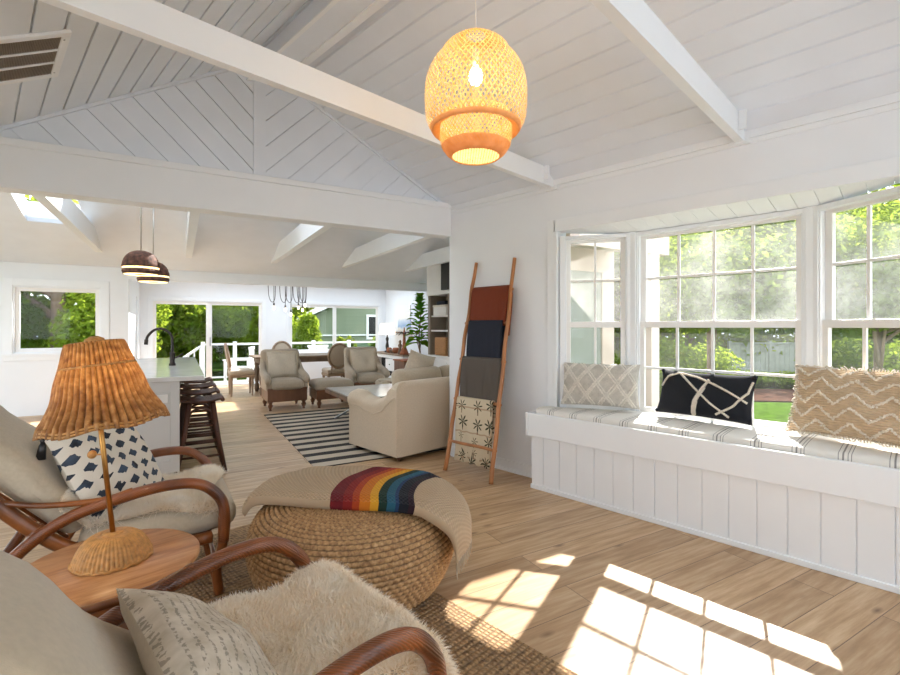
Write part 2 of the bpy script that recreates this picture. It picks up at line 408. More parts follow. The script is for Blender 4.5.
    def pillow(s, w, h, t, n=18, M=None, dent=.0):
        """knife-edge pillow standing in its local x (width) / z (height) plane, thickness along y"""
        for sg in (-1, 1):
            R = []; U = []
            for i in range(n+1):
                x = 2*i/n-1; row = []; ur = []
                for j in range(n+1):
                    z = 2*j/n-1
                    k = ((1-x*x)*(1-z*z))**.42
                    px = x*w/2*(1-.07*(1-x*x)*0-.06*(1-z*z)*abs(x)**3); pz = z*h/2*(1-.06*(1-x*x)*abs(z)**3)
                    ww = .012*math.sin(5*x+3*z)*k
                    row.append((px, sg*t/2*k+ww, pz-dent*(1-x*x)*max(0, z)**2*h)); ur.append((px+w/2, pz+h/2))
                R.append(row if sg > 0 else row[::-1]); U.append(ur if sg > 0 else ur[::-1])
            s.grid(R, smooth=True, M=M, uv=U)
        return s
    def build(s, name, m, parent=None, bevel=0, seg=2, weld=0, clip=None, loc=None, subsurf=0):
        me = bpy.data.meshes.new(name)
        me.from_pydata([tuple(p) for p in s.v], [], s.f)
        if s.uv:
            ul = me.uv_layers.new(name='UVMap'); vi = np.zeros(len(me.loops), dtype=np.int32); me.loops.foreach_get('vertex_index', vi)
            arr = np.zeros((len(s.v), 2), dtype=np.float32)
            for k, u in s.uv.items(): arr[k] = u
            ul.data.foreach_set('uv', arr[vi].ravel())
        if s.w:
            at = me.attributes.new('weave', 'FLOAT', 'POINT'); arr = np.zeros(len(s.v), dtype=np.float32)
            for k, u in s.w.items(): arr[k] = u
            at.data.foreach_set('value', arr)
        me.polygons.foreach_set('use_smooth', s.sm)
        for x in (m if isinstance(m, (list, tuple)) else [m]): me.materials.append(x)
        if isinstance(m, (list, tuple)): me.polygons.foreach_set('material_index', s.mi)
        if clip or weld or True:
            bm = bmesh.new(); bm.from_mesh(me)
            if weld: bmesh.ops.remove_doubles(bm, verts=bm.verts, dist=weld)
            for co, no in (clip or []):         # keep the side the normal points away from
                bmesh.ops.bisect_plane(bm, geom=bm.verts[:]+bm.edges[:]+bm.faces[:], dist=1e-5, plane_co=co, plane_no=no, clear_outer=True)
                ed = [e for e in bm.edges if e.is_boundary]
                if ed: bmesh.ops.holes_fill(bm, edges=ed, sides=0)
            bmesh.ops.recalc_face_normals(bm, faces=bm.faces)
            bm.to_mesh(me); bm.free()
        me.update()
        o = bpy.data.objects.new(name, me); COL.objects.link(o)
        if parent is not None: o.parent = parent
        if loc is not None: o.location = loc
        if bevel:
            b = o.modifiers.new('bevel', 'BEVEL'); b.width = bevel; b.segments = seg; b.limit_method = 'ANGLE'; b.angle_limit = math.radians(40)
        if subsurf:
            b = o.modifiers.new('sub', 'SUBSURF'); b.levels = b.render_levels = subsurf
        return o

def cr(pts, n=8):
    """Catmull-Rom through the points"""
    P = [Vector(p) for p in pts]; P = [P[0]*2-P[1]] + P + [P[-1]*2-P[-2]]; out = []
    for i in range(1, len(P)-2):
        for k in range(n):
            t = k/n; a, b, c, d = P[i-1], P[i], P[i+1], P[i+2]
            out.append(.5*((2*b)+(c-a)*t+(2*a-5*b+4*c-d)*t*t+(3*b-a-3*c+d)*t**3))
    out.append(P[-2]); return out

def tag(o, label, cat, group=None, kind=None):
    o['label'] = label; o['category'] = cat
    if group: o['group'] = group
    if kind: o['kind'] = kind
    return o
def thing(name, label, cat, loc=(0, 0, 0), rz=0, group=None):
    o = bpy.data.objects.new(name, None); o.empty_display_size = .1; COL.objects.link(o)
    o.location = loc; o.rotation_euler = (0, 0, rz); return tag(o, label, cat, group)
def fthing(name, label, cat, b, a, z=0, rz=0, group=None): return thing(name, label, cat, far(b, a, z), rz-TW, group)
def struct(name, mb, m, farframe=False, parent=None, **kw):
    o = mb.build(name, m, parent, **kw)
    if parent is None: o['kind'] = 'structure'
    if farframe: o.rotation_euler = (0, 0, -TW)
    return o
def sroot(name, loc, rz):
    o = bpy.data.objects.new(name, None); o.empty_display_size = .1; COL.objects.link(o); o.location = loc; o.rotation_euler = (0, 0, rz); o['kind'] = 'structure'; return o
def dup(root, loc, rz, label=None):
    r = root.copy(); COL.objects.link(r); r.location = loc; r.rotation_euler = (0, 0, rz)
    if label: r['label'] = label
    for ch in list(root.children):
        c = ch.copy(); COL.objects.link(c); c.parent = r
        for g in list(ch.children):
            d = g.copy(); COL.objects.link(d); d.parent = c
    return r
def T(x=0, y=0, z=0, rx=0, ry=0, rz=0):
    return Matrix.Translation((x, y, z)) @ Matrix.Rotation(rz, 4, 'Z') @ Matrix.Rotation(ry, 4, 'Y') @ Matrix.Rotation(rx, 4, 'X')

# ------------------------------------------------------------------ dimensions
WX = 3.53                 # inner face of the bay wall
RX, RZ, SL = 1.72, 3.64, .575   # ridge and slope of the front room
GA = 4.34                 # gable wall plane (distance along the far axis)
EAVE = RZ - SL*(WX-RX)
HA = 9.40                 # header / kitchen outside wall
FA = 12.0                 # far wall of the dining extension
SB = 4.84                 # far right side wall
LB = -.74                 # left wall of the dining extension
XC, YC0, YC1 = 3.83, .515, 1.70   # centre sash of the bay
NG = Vector((ST, CT, 0))  # far axis

# ------------------------------------------------------------------ floor
m = MB(); m.prism([(-4.2, -3.2), (WX+.1, -3.2), (WX+.1, WX), tuple(far(SB+.15, GA+.0)[:2]), tuple(far(SB+.15, FA+.12)[:2]), tuple(far(-4.4, FA+.12)[:2]), (-4.2, 5)], -.12, 0)
struct('floor', m, MT['floor'])

# ------------------------------------------------------------------ front room ceiling: boards with V grooves, clipped at the gable
def slope(sign, x_end):
    m = MB(); x = 0.0; pts = []
    L = abs(x_end-RX)
    d = .128
    while x < L:
        e = min(L, x+d)
        pts += [(x+.0065 if x else 0, 0), (e-.0065, 0), (e-.001, .018)]
        x += d
    sec = [(RX+sign*p, RZ-SL*p+q) for p, q in pts]
    y0, y1 = -3.0, 6.0
    R = [[(x, y0, z) for x, z in sec], [(x, y1, z) for x, z in sec]]
    m.grid(R, smooth=False)
    xe = RX+sign*L
    V = [(RX, y0, RZ+.16), (xe, y0, RZ-SL*L+.16), (xe, y1, RZ-SL*L+.16), (RX, y1, RZ+.16)]
    m.add(V, [(0, 1, 2, 3)])
    return m
gclip = [(NG*(GA+.05), NG)]
def slope_part(sign, xe, y0, y1, x0=RX):
    lo, hi = min(x0, xe), max(x0, xe)
    return gclip + [(Vector((lo, 0, 0)), Vector((-1, 0, 0))), (Vector((hi, 0, 0)), Vector((1, 0, 0))), (Vector((0, y0, 0)), Vector((0, -1, 0))), (Vector((0, y1, 0)), Vector((0, 1, 0)))]
for nm, sg, xe, xa, xb in (('right', 1, WX+.55, 2.05, 3.15), ('left', -1, -1.45, 1.35, .1)):
    struct('ceiling_'+nm, slope(sg, xe), MT['ceil'], clip=slope_part(sg, xe, -.45, 7))
    struct('ceiling_%s_ridge_side' % nm, slope(sg, xe), MT['ceil'], clip=slope_part(sg, xa, -3, -.45))
    struct('ceiling_%s_eave_side' % nm, slope(sg, xe), MT['ceil'], clip=slope_part(sg, xe, -3, -.45, xb))
    struct('ceiling_%s_back' % nm, slope(sg, xe), MT['ceil'], clip=slope_part(sg, xb, -3, -2.4 if sg > 0 else -.45, xa))  # right slope keeps an added opening, out of view, to light the room
m = MB(); m.box(1.64, 1.856, -3, 6, 3.45, 3.75); struct('trim_1', m, MT['ceil'], clip=gclip)          # ridge beam
m = MB(); m.box(1.815, 1.875, -3, 6, 3.438, 3.452).box(1.62, 1.65, -3, 6, 3.444, 3.452); struct('trim_2', m, MT['trim'], clip=gclip)
# rafters ties
def slopeclip():
    n = Vector((SL, 0, 1)).normalized(); n2 = Vector((-SL, 0, 1)).normalized()
    return [(Vector((RX, 0, RZ+.05)), n), (Vector((RX, 0, RZ+.05)), n2)]
for k, y in enumerate((2.25, .82, -.6)):
    m = MB(); m.box(-1.3, WX+.3, y, y+.05, 2.55, 2.70); struct('trim_%d' % (3+k), m, MT['trim'], clip=slopeclip())
    m = MB(); m.box(3.36, 3.375, y-.045, y-.002, 2.58, 2.76).box(3.50, WX, y-.03, y+.08, 2.53, 2.56); struct('trim_%d' % (6+k), m, MT['trim'])
# ceiling vent on the left slope
vn = Vector((SL, 0, -1)).normalized(); vx = Vector((0, 1, 0)); vy = Vector((1, 0, SL)).normalized()
# ------------------------------------------------------------------ bay wall
BY0, BY1 = 0.0, 2.22
pier = [(WX, BY1), (WX, WX), (WX+.12, WX+.12), (WX+.16, WX+.08), (WX+.13, BY1)]
m = MB(); m.prism(pier, 0, EAVE+.05)
m.box(WX, WX+.13, -3.2, BY0, 0, EAVE+.05).box(WX, WX+.13, BY0, BY1, 2.17, EAVE+.05).box(WX, WX+.13, BY0, BY1, 0, .45)
struct('wall_right', m, MT['wall'])
m = MB(); m.box(WX-.014, WX, BY1+.11, 3.50, .012, .105).box(WX-.022, WX, BY1+.11, 3.50, 0, .03); struct('baseboard_right', m, MT['trim'], bevel=.003)
# casing round the bay opening, crown strip and the joint line above
m = MB(); m.box(WX-.018, WX, -3.1, BY1+.02, 2.165, 2.268)
m.box(WX-.018, WX, BY1+.0, BY1+.035, .60, 2.165).box(WX-.012, WX, BY1+.035, BY1+.1, .60, 2.27)
struct('trim_9', m, MT['trim'], bevel=.003)
m = MB(); m.box(WX-.022, WX, -3.1, 3.50, EAVE-.035, EAVE+.02).box(WX-.010, WX, -3.1, 3.50, EAVE-.07, EAVE-.035); struct('trim_10', m, MT['trim'], bevel=.003)
# bay soffit boards and bay shell
bay = [(WX, BY1), (XC+.1, YC1+.03), (XC+.1, YC0-.03), (WX, BY0)]
m = MB()
y = BY0
bp = [(WX-.001, BY1), (WX-.001, BY0), (XC+.06, YC0-.0), (XC+.06, YC1+.0)]
for k in range(19):
    ya, yb = BY0+k*.117, BY0+(k+1)*.117-.003
    def xr(y):
        return min(XC+.06, WX+max(0, min(y-BY0, BY1-y))*math.tan(math.radians(30))+.06)
    if yb > BY1: yb = BY1
    o_ = len(m.v); m.prism([(WX+.002, ya), (WX+.002, yb), (xr(yb), yb), (xr(ya), ya)], 2.17, 2.184)
    for p in m.v[o_:]: p.z -= .14*(p.x-WX)
struct('ceiling_bay', m, MT['trim'])
m = MB(); m.prism([(WX+.0, BY1+.1), (WX+.0, BY0-.1), (XC+.13, YC0-.07), (XC+.13, YC1+.07)], 2.186, 2.24)
m.add([(WX+.0, BY1+.1, 2.24), (WX, BY0-.1, 2.24), (XC+.13, YC0-.07, 2.24), (XC+.13, YC1+.07, 2.24), (WX+.13, BY1, 2.5), (WX+.13, BY0, 2.5)], [(3, 2, 5, 4), (0, 3, 4), (2, 1, 5)])
struct('trim_11', m, MT['trim'])
m = MB(); m.prism([(WX+.02, BY1-.0), (WX+.02, BY0), (XC+.09, YC0-.02), (XC+.09, YC1+.02)], 0, .60); struct('wall_bay', m, MT['trim'])

def sash_window(name, P0, P1, cols, z0=.62, z1=2.125, jl=.045, jr=.045):
    P0 = Vector((*P0, 0)); P1 = Vector((*P1, 0)); L = (P1-P0).length; d = P1-P0
    root = sroot(name, P0, math.atan2(d.y, d.x))
    zt, zm0, zm1, zb = z1-.053, 1.345, 1.395, .70
    f = MB()
    f.box(0, jl, -.01, .10, z0, z1).box(L-jr, L, -.01, .10, z0, z1).box(jl, L-jr, -.01, .10, z1-.03, z1).box(jl, L-jr, -.03, .10, z0-.02, z0+.025)
    f.box(jl, jl+.010, .0, .02, z0, z1-.03).box(L-jr-.010, L-jr, .0, .02, z0, z1-.03)
    f.build('window_frame', MT['trim'], root, bevel=.003)
    a, b = jl+.002, L-jr-.002
    def sash(y, zlo, zhi, rb, rt, mz, nm):
        s = MB(); st = .043
        s.box(a, a+st, y, y+.032, zlo, zhi).box(b-st, b, y, y+.032, zlo, zhi).box(a+st, b-st, y, y+.032, zlo, zlo+rb).box(a+st, b-st, y, y+.032, zhi-rt, zhi)
        gx0, gx1 = a+st, b-st
        for k in range(1, cols):
            x = gx0+(gx1-gx0)*k/cols; s.box(x-.010, x+.010, y+.006, y+.026, zlo+rb, zhi-rt)
        s.box(gx0, gx1, y+.007, y+.025, mz-.010, mz+.010)
        o = s.build(nm, MT['sash'], root, bevel=.0025)
        g = MB(); g.box(gx0-.01, gx1+.01, y+.014, y+.018, zlo+rb-.01, zhi-rt+.01); g.build('window_glass', MT['bayglass' if zlo > 1 else 'lowglass'], o)
    sash(.052, zm0, z1-.012, .05, .041, 1.745, 'upper_sash')
    sash(.018, z0+.025, zm1, zb-z0-.025, .05, 1.02, 'lower_sash')
    return root
sash_window('window_1', (WX+.012, BY1-.01), (XC, YC1), 2)
sash_window('window_2', (XC, YC1), (XC, YC0), 4)
sash_window('window_3', (XC, YC0), (WX+.012, BY0+.01), 2)
# corner posts of the bay
for k, (x, y) in enumerate(((XC, YC1), (XC, YC0))):
    m = MB(); sgn = 1 if k == 0 else -1
    m.tube([(x+.045, y+sgn*.012, .60), (x+.045, y+sgn*.012, 2.18)], .062, 12)
    m.box(x-.018, x+.09, y-.035+sgn*.006, y+.035+sgn*.006, .60, 2.17)
    struct('trim_%d' % (12+k), m, MT['trim'], bevel=.003)

# ------------------------------------------------------------------ gable wall and the cased beam
# intersection of the gable plane with the roof slopes, in far coordinates
def slope_at(b, a):
    P = far(b, a); return RZ-SL*abs(P.x-RX)
# ridge position on the gable plane
bR = (RX-GA*ST)/CT
m = MB(); wd = .155
su = Vector((SL, 0, 1)).normalized(); sl_ = Vector((-SL, 0, 1)).normalized()
cc = bR-.0
left = MB(); right = MB()
for side, mb in ((-1, left), (1, right)):
    # left half boards fall to the right, right half boards fall to the left
    for k in range(-14, 15):
        ang = math.radians(-45 if side < 0 else 45)
        M_ = Matrix.Translation((cc, GA, 2.64)) @ Matrix.Rotation(-ang, 4, 'Y')
        mb.box(-6, 6, .012, .03, k*wd+.003, (k+1)*wd-.003, M=M_)
Rf = Matrix.Rotation(-TW, 4, 'Z')
pairs = []
for side, mb in ((-1, left), (1, right)):
    mb.v = [Rf @ p for p in mb.v]
    bd = Rf @ Vector((1, 0, 0))
    cpt = far(cc, GA)
    clip = [(Vector((RX, 0, RZ)), su), (Vector((RX, 0, RZ)), sl_), (Vector((0, 0, 2.60)), Vector((0, 0, -1))), (cpt+bd*side*.05, -bd*side), (far(-2.6, GA), -bd), (far(2.474, GA), bd)]
    pairs.append((mb, clip))
both = MB()
for i, (mb, clip) in enumerate(pairs):
    struct('wall_gable' if i == 0 else 'wall_gable_right', mb, MT['ceil'], clip=clip)
m = MB(); m.box(-2.8, 2.6, GA+.03, GA+.07, 2.4, 3.8); m.v = [Rf @ p for p in m.v]
struct('wall_gable_back', m, MT['ceil'], clip=[(Vector((RX, 0, RZ+.06)), su), (Vector((RX, 0, RZ+.06)), sl_)])
m = MB(); m.box(cc-.05, cc+.05, GA-.004, GA+.03, 2.62, slope_at(cc, GA)+.01)
struct('trim_14', m, MT['ceil'], True)
# rake boards
m = MB()
for e in (-2.7, 2.45):
    p0 = Vector((cc, 0, slope_at(cc, GA))); p1 = Vector((e, 0, slope_at(e, GA))); d = (p1-p0).normalized(); nn = Vector((-d.z, 0, d.x))
    if nn.z > 0: nn = -nn
    for w0, w1, y0 in ((-.01, .022, GA-.006),):
        V = [p0+nn*w0, p1+nn*w0, p1+nn*w1, p0+nn*w1]
        V = [Vector((v.x, y0, v.z)) for v in V]+[Vector((v.x, GA+.02, v.z)) for v in V]
        m.add(V, [(0, 1, 2, 3), (4, 7, 6, 5), (0, 4, 5, 1), (1, 5, 6, 2), (2, 6, 7, 3), (3, 7, 4, 0)])
struct('trim_15', m, MT['ceil'], True)
m = MB(); m.box(-4.4, 2.474, GA-.035, GA+.13, 2.30, 2.60).box(-4.4, 2.474, GA-.05, GA+.10, 2.59, 2.64); struct('trim_16', m, MT['trim'], True, bevel=.004)
m = MB(); m.box(2.56, SB+.14, GA+.121, GA+.16, 0, 3.3); struct('wall_wing', m, MT['wall'], True)
m = MB(); m.box(-4.4, SB+.14, GA+.07, GA+.12, 2.62, 4.1); struct('wall_wing_upper', m, MT['wall'], True)

# ------------------------------------------------------------------ far wing: sloped ceiling with skylight, ties, header
HT = 2.32; FS = .30
def fz(a): return HT+FS*(HA-a)
sk = (-1.72, -1.10, 6.45, 8.05)                # skylight opening b0,b1,a0,a1
m = MB()
def slab(b0, b1, a0, a1, t=.06):
    V = [(b, a, fz(a)+dz) for dz in (0, t) for a in (a0, a1) for b in (b0, b1)]
    m.add(V, [(0, 1, 3, 2), (4, 6, 7, 5), (0, 4, 5, 1), (2, 3, 7, 6), (0, 2, 6, 4), (1, 5, 7, 3)])
A0 = GA+.06
for b0, b1, a0, a1 in ((-4.4, -3.3, A0, HA+.1), (-3.3, -2.3, A0, 4.8), (-3.3, -2.3, 6.4, HA+.1), (-2.3, sk[0], A0, HA+.1), (sk[1], -.75, A0, HA+.1), (-.75, .05, A0, 4.8), (-.75, .05, 6.4, HA+.1), (.05, .3, A0, HA+.1), (.3, 1.3, A0, 4.8), (.3, 1.3, 6.3, HA+.1), (1.3, SB+.1, A0, HA+.1), (sk[0], sk[1], A0, sk[2]), (sk[0], sk[1], sk[3], HA+.1)): slab(b0, b1, a0, a1)  # three extra openings, out of view, added to brighten the wing
struct('ceiling_wing', m, MT['ceil'], True)
m = MB(); b0, b1, a0, a1 = sk; wl = .26
for (p, q_) in (((b0, a0), (b1, a0)), ((b1, a0), (b1, a1)), ((b1, a1), (b0, a1)), ((b0, a1), (b0, a0))):
    c = Vector(((b0+b1)/2, (a0+a1)/2, 0)); V = []
    for (x, y) in (p, q_):
        o = (Vector((x, y, 0))-c); o = Vector((math.copysign(.02, o.x), math.copysign(.02, o.y), 0))
        V += [(x, y, fz(y)), (x, y, fz(y)+wl), (x+o.x, y+o.y, fz(y)+wl), (x+o.x, y+o.y, fz(y))]
    m.add(V, [(0, 4, 5, 1), (1, 5, 6, 2), (2, 6, 7, 3), (0, 3, 7, 4)])
struct('trim_17', m, MT['trim'], True)
sw = sroot('window_4', far(0, 0), -TW)
m = MB(); V = [(b, a, fz(a)+wl-.02) for a in (a0, a1) for b in (b0, b1)]; m.add(V, [(0, 1, 3, 2)]); m.build('window_glass', MT['glass'], sw)
for k, b in enumerate((-1.06, .13, 1.45, 2.72, 4.03)):
    m = MB(); V = []
    zb, zt_ = 2.48, 2.72
    ae = HA-(zb-HT)/FS; at_ = HA-(zt_-HT)/FS
    for bb in (b-.045, b+.045): V += [(bb, GA+.12, zb), (bb, ae+.05, zb), (bb, at_, zt_+.01), (bb, GA+.12, zt_+.01)]
    m.add(V, [(0, 1, 2, 3), (4, 7, 6, 5), (0, 4, 5, 1), (1, 5, 6, 2), (2, 6, 7, 3), (3, 7, 4, 0)])
    struct('trim_%d' % (18+k), m, MT['trim'], True)
m = MB(); m.box(LB, SB, HA, HA+.16, 2.14, HT+.08); struct('trim_23', m, MT['trim'], True, bevel=.004)
m = MB(); m.box(LB-.1, .1, HA+.1, FA+.1, 2.42, 2.5).box(4.5, SB+.12, HA+.1, FA+.1, 2.42, 2.5).box(.1, 4.5, HA+.1, HA+.3, 2.42, 2.5).box(.1, 4.5, FA-.5, FA+.1, 2.42, 2.5)
for k in range(1, 4): m.box(.1+1.1*k-.04, .1+1.1*k+.04, HA+.3, FA-.2, 2.42, 2.5)
struct('ceiling_dining', m, MT['ceil'], True)
sw = sroot('added_roof_glazing', far(0, 0), -TW); m = MB(); m.box(.1, 4.5, HA+.3, FA-.2, 2.47, 2.475); m.build('window_glass', MT['glass'], sw)  # glazed roof added out of sight to brighten the dining end
# kitchen outside wall with its window opening
def wall_open(z1, spans, x0, x1, a0, a1, m=None):
    """wall along the across axis; spans = (b0,b1,z0,z1) openings sorted by b"""
    m = m or MB(); x = x0
    for (o0, o1, q0, q1) in spans:
        m.box(x, o0, a0, a1, 0, z1)
        if q0 > 0: m.box(o0, o1, a0, a1, 0, q0)
        m.box(o0, o1, a0, a1, q1, z1); x = o1
    m.box(x, x1, a0, a1, 0, z1); return m
KW = (-2.17, -1.10, .95, 1.97)
struct('wall_kitchen', wall_open(HT+.1, [KW], -4.4, LB-.0, HA, HA+.12), MT['wall'], True)
SD = (-.52, 1.72, .02, 1.93); PW = (2.33, 4.66, .72, 1.91)
struct('wall_far', wall_open(2.5, [SD, PW], LB-.12, SB+.12, FA, FA+.12), MT['wall'], True)
m = MB(); m.box(LB-.12, LB, HA+.12, FA, 0, 2.5); struct('wall_dining_left', m, MT['wall'], True)
m = MB(); m.box(LB, LB+.012, HA-.01, HA+.25, 0, 2.14).box(LB+.0, LB+.02, FA-.9, FA-.8, 0, 1.95).box(LB-.012, LB, HA-.012, HA+.1, 0, 2.14); struct('trim_24', m, MT['trim'], True)
m = MB(); m.box(SB, SB+.12, 6.9, FA+.12, 0, 4.0).box(SB, SB+.12, GA+.12, 4.9, 0, 4.0).box(SB, SB+.12, 4.9, 6.9, 0, .5).box(SB, SB+.12, 4.9, 6.9, 2.15, 4.0); struct('wall_far_right', m, MT['wall'], True)  # opening near the gable is added, unseen, to light the wing
m = MB(); m.box(-4.4, -4.28, GA, HA+.1, 0, .1).box(-4.4, -4.28, GA, HA+.1, 2.25, 4.1).box(-4.4, -4.28, GA, 4.8, .1, 2.25).box(-4.4, -4.28, 8.9, HA+.1, .1, 2.25); struct('wall_far_left', m, MT['wall'], True)  # wide unseen opening, added for more light in the kitchen
# roof edges outside
m = MB(); m.box(LB-.5, SB+.5, FA+.1, FA+.62, 2.36, 2.46); struct('trim_25', m, MT['trim'], True)

def fixed_window(name, o, a, mull=(), casing=.085, door=False, sashw=.05):
    b0, b1, z0, z1 = o; root = sroot(name, far(0, 0), -TW)
    f = MB(); c = casing
    f.box(b0-c, b0, a-.02, a+.0, z0-(0 if door else c), z1+c).box(b1, b1+c, a-.02, a, z0-(0 if door else c), z1+c).box(b0, b1, a-.02, a, z1, z1+c)
    if not door: f.box(b0-c-.01, b1+c+.01, a-.045, a, z0-.04, z0).box(b0-c, b1+c, a-.018, a, z0-c, z0-.04)
    f.box(b0, b0+.02, a, a+.12, z0, z1).box(b1-.02, b1, a, a+.12, z0, z1).box(b0+.02, b1-.02, a, a+.12, z1-.02, z1).box(b0+.02, b1-.02, a, a+.12, z0-.02, z0+.02)
    f.build('door_frame' if door else 'window_frame', MT['trim'], root, bevel=.003)
    xs = [b0+.02]+list(mull)+[b1-.02]
    for k in range(len(xs)-1):
        s = MB(); p, q_ = xs[k], xs[k+1]; y = a+.035+(.03 if k % 2 else 0); w = sashw
        s.box(p, p+w, y, y+.035, z0+.02, z1-.02).box(q_-w, q_, y, y+.035, z0+.02, z1-.02).box(p+w, q_-w, y, y+.035, z1-.02-w, z1-.02).box(p+w, q_-w, y, y+.035, z0+.02, z0+.02+w)
        so = s.build('door_panel' if door else 'sash', MT['sash'], root, bevel=.003)
        g = MB(); g.box(p+w-.01, q_-w+.01, y+.015, y+.019, z0+.02+w-.01, z1-.02-w+.01); g.build('glass_pane', MT['glass'], so)
        if door and k == 1:
            h = MB(); h.box(p+.012, p+.038, y-.03, y, .92, 1.12); h.build('door_handle', MT['steel'], so, bevel=.004)
    return root
fixed_window('window_5', KW, HA, casing=.11, sashw=.055)
fixed_window('door_1', SD, FA, mull=(.58,), door=True, sashw=.06, casing=.07)
fixed_window('window_6', PW, FA, mull=(3.46,), sashw=.05, casing=.07)

# ------------------------------------------------------------------ the side of the front room behind the photographer
m = MB(); m.box(-1.35, -1.23, -3.1, 4.2, 0, .5).box(-1.35, -1.23, -3.1, -.8, .5, 1.9).box(-1.35, -1.23, 2.6, 4.2, .5, 1.9); struct('wall_left', m, MT['wall'])  # gap in this unseen wall added to let daylight in
m = MB(); m.box(-1.35, -.9, -3.12, -3.0, 0, 3.6).box(3.1, WX+.1, -3.12, -3.0, 0, 3.6).box(-.9, .6, -3.12, -3.0, 0, 2.35).box(-.9, 3.1, -3.12, -3.0, 2.35, 3.6); struct('wall_back', m, MT['wall'], clip=slopeclip())  # doorway-sized opening added here, unseen, for soft light from behind
# ------------------------------------------------------------------ strands for sheepskins and tufted wool
def strands(name, m, parent, pts, nrm, length, width, seg=2, lay=.75, clump=14):
    n = len(pts); pts = np.asarray(pts); nrm = np.asarray(nrm)
    cl = rng.normal(size=(max(1, n//clump), 3)); ci = rng.integers(0, len(cl), n)
    # neighbouring strands lean together
    fld = np.stack([np.sin(pts[:, 0]*31+pts[:, 1]*17), np.cos(pts[:, 1]*29-pts[:, 0]*13), 0*pts[:, 0]], 1)
    d = nrm + lay*(fld*.6+rng.normal(size=(n, 3))*.45); d /= np.linalg.norm(d, axis=1)[:, None]
    L = length*(.65+.7*rng.random(n))[:, None]
    side = np.cross(d, rng.normal(size=(n, 3))); side /= np.linalg.norm(side, axis=1)[:, None]
    curl = np.cross(side, d)*rng.normal(size=(n, 1))*.25
    V = []; W = []
    for k in range(seg):
        t = k/seg; c = pts + d*L*t + curl*L*t*t - np.array([0, 0, 1])*L*.25*t*t; w = width*(1-t*.6)
        V += [c-side*w, c+side*w]; W += [t, t]
    V.append(pts+d*L+curl*L-np.array([0, 0, 1])*L*.25); W.append(1.0)
    V = np.stack(V, 1).reshape(-1, 3); k = 2*seg+1
    b = np.arange(n)[:, None]*k
    F = []
    for s in range(seg-1): F += (b+np.array([[2*s, 2*s+1, 2*s+3, 2*s+2]])).tolist()
    F += (b+np.array([[2*seg-2, 2*seg-1, 2*seg]])).tolist()
    me = bpy.data.meshes.new(name); me.from_pydata(V.tolist(), [], F)
    at = me.attributes.new('weave', 'FLOAT', 'POINT'); at.data.foreach_set('value', np.tile(np.array(W, dtype=np.float32), n))
    me.materials.append(m); o = bpy.data.objects.new(name, me); COL.objects.link(o); o.parent = parent; return o

def sheepskin(label, loc, rz, f, outline, n, length, m, width=.0016, group=None):
    """f(x,y) -> height of what it lies on; outline(x,y) -> True inside the pelt"""
    root = thing('sheepskin', label, 'sheepskin', loc, rz, group)
    x = rng.uniform(-.52, .62, n*4); y = rng.uniform(-.42, .42, n*4)
    P = []; N_ = []
    for a, b in zip(x, y):
        if not outline(a, b): continue
        z = f(a, b); e = .004
        nx = -(f(a+e, b)-z)/e; ny = -(f(a, b+e)-z)/e
        v = Vector((nx, ny, 1)).normalized()
        P.append((a, b, z+.006)); N_.append(tuple(v))
        if len(P) >= n: break
    strands('wool', m, root, P, N_, length, width)
    g = 60; mb = MB(); idx = {}
    for i in range(g+1):
        for j in range(g+1):
            a = -.52+1.14*i/g; b = -.42+.84*j/g
            if outline(a, b): idx[i, j] = len(mb.v); mb.v.append(Vector((a, b, f(a, b)+.006)))
    for (i, j) in list(idx):
        q_ = [(i, j), (i+1, j), (i+1, j+1), (i, j+1)]
        if all(k in idx for k in q_): mb.f.append([idx[k] for k in q_]); mb.sm.append(True); mb.mi.append(0)
    h = mb.build('hide', m, root)
    return root

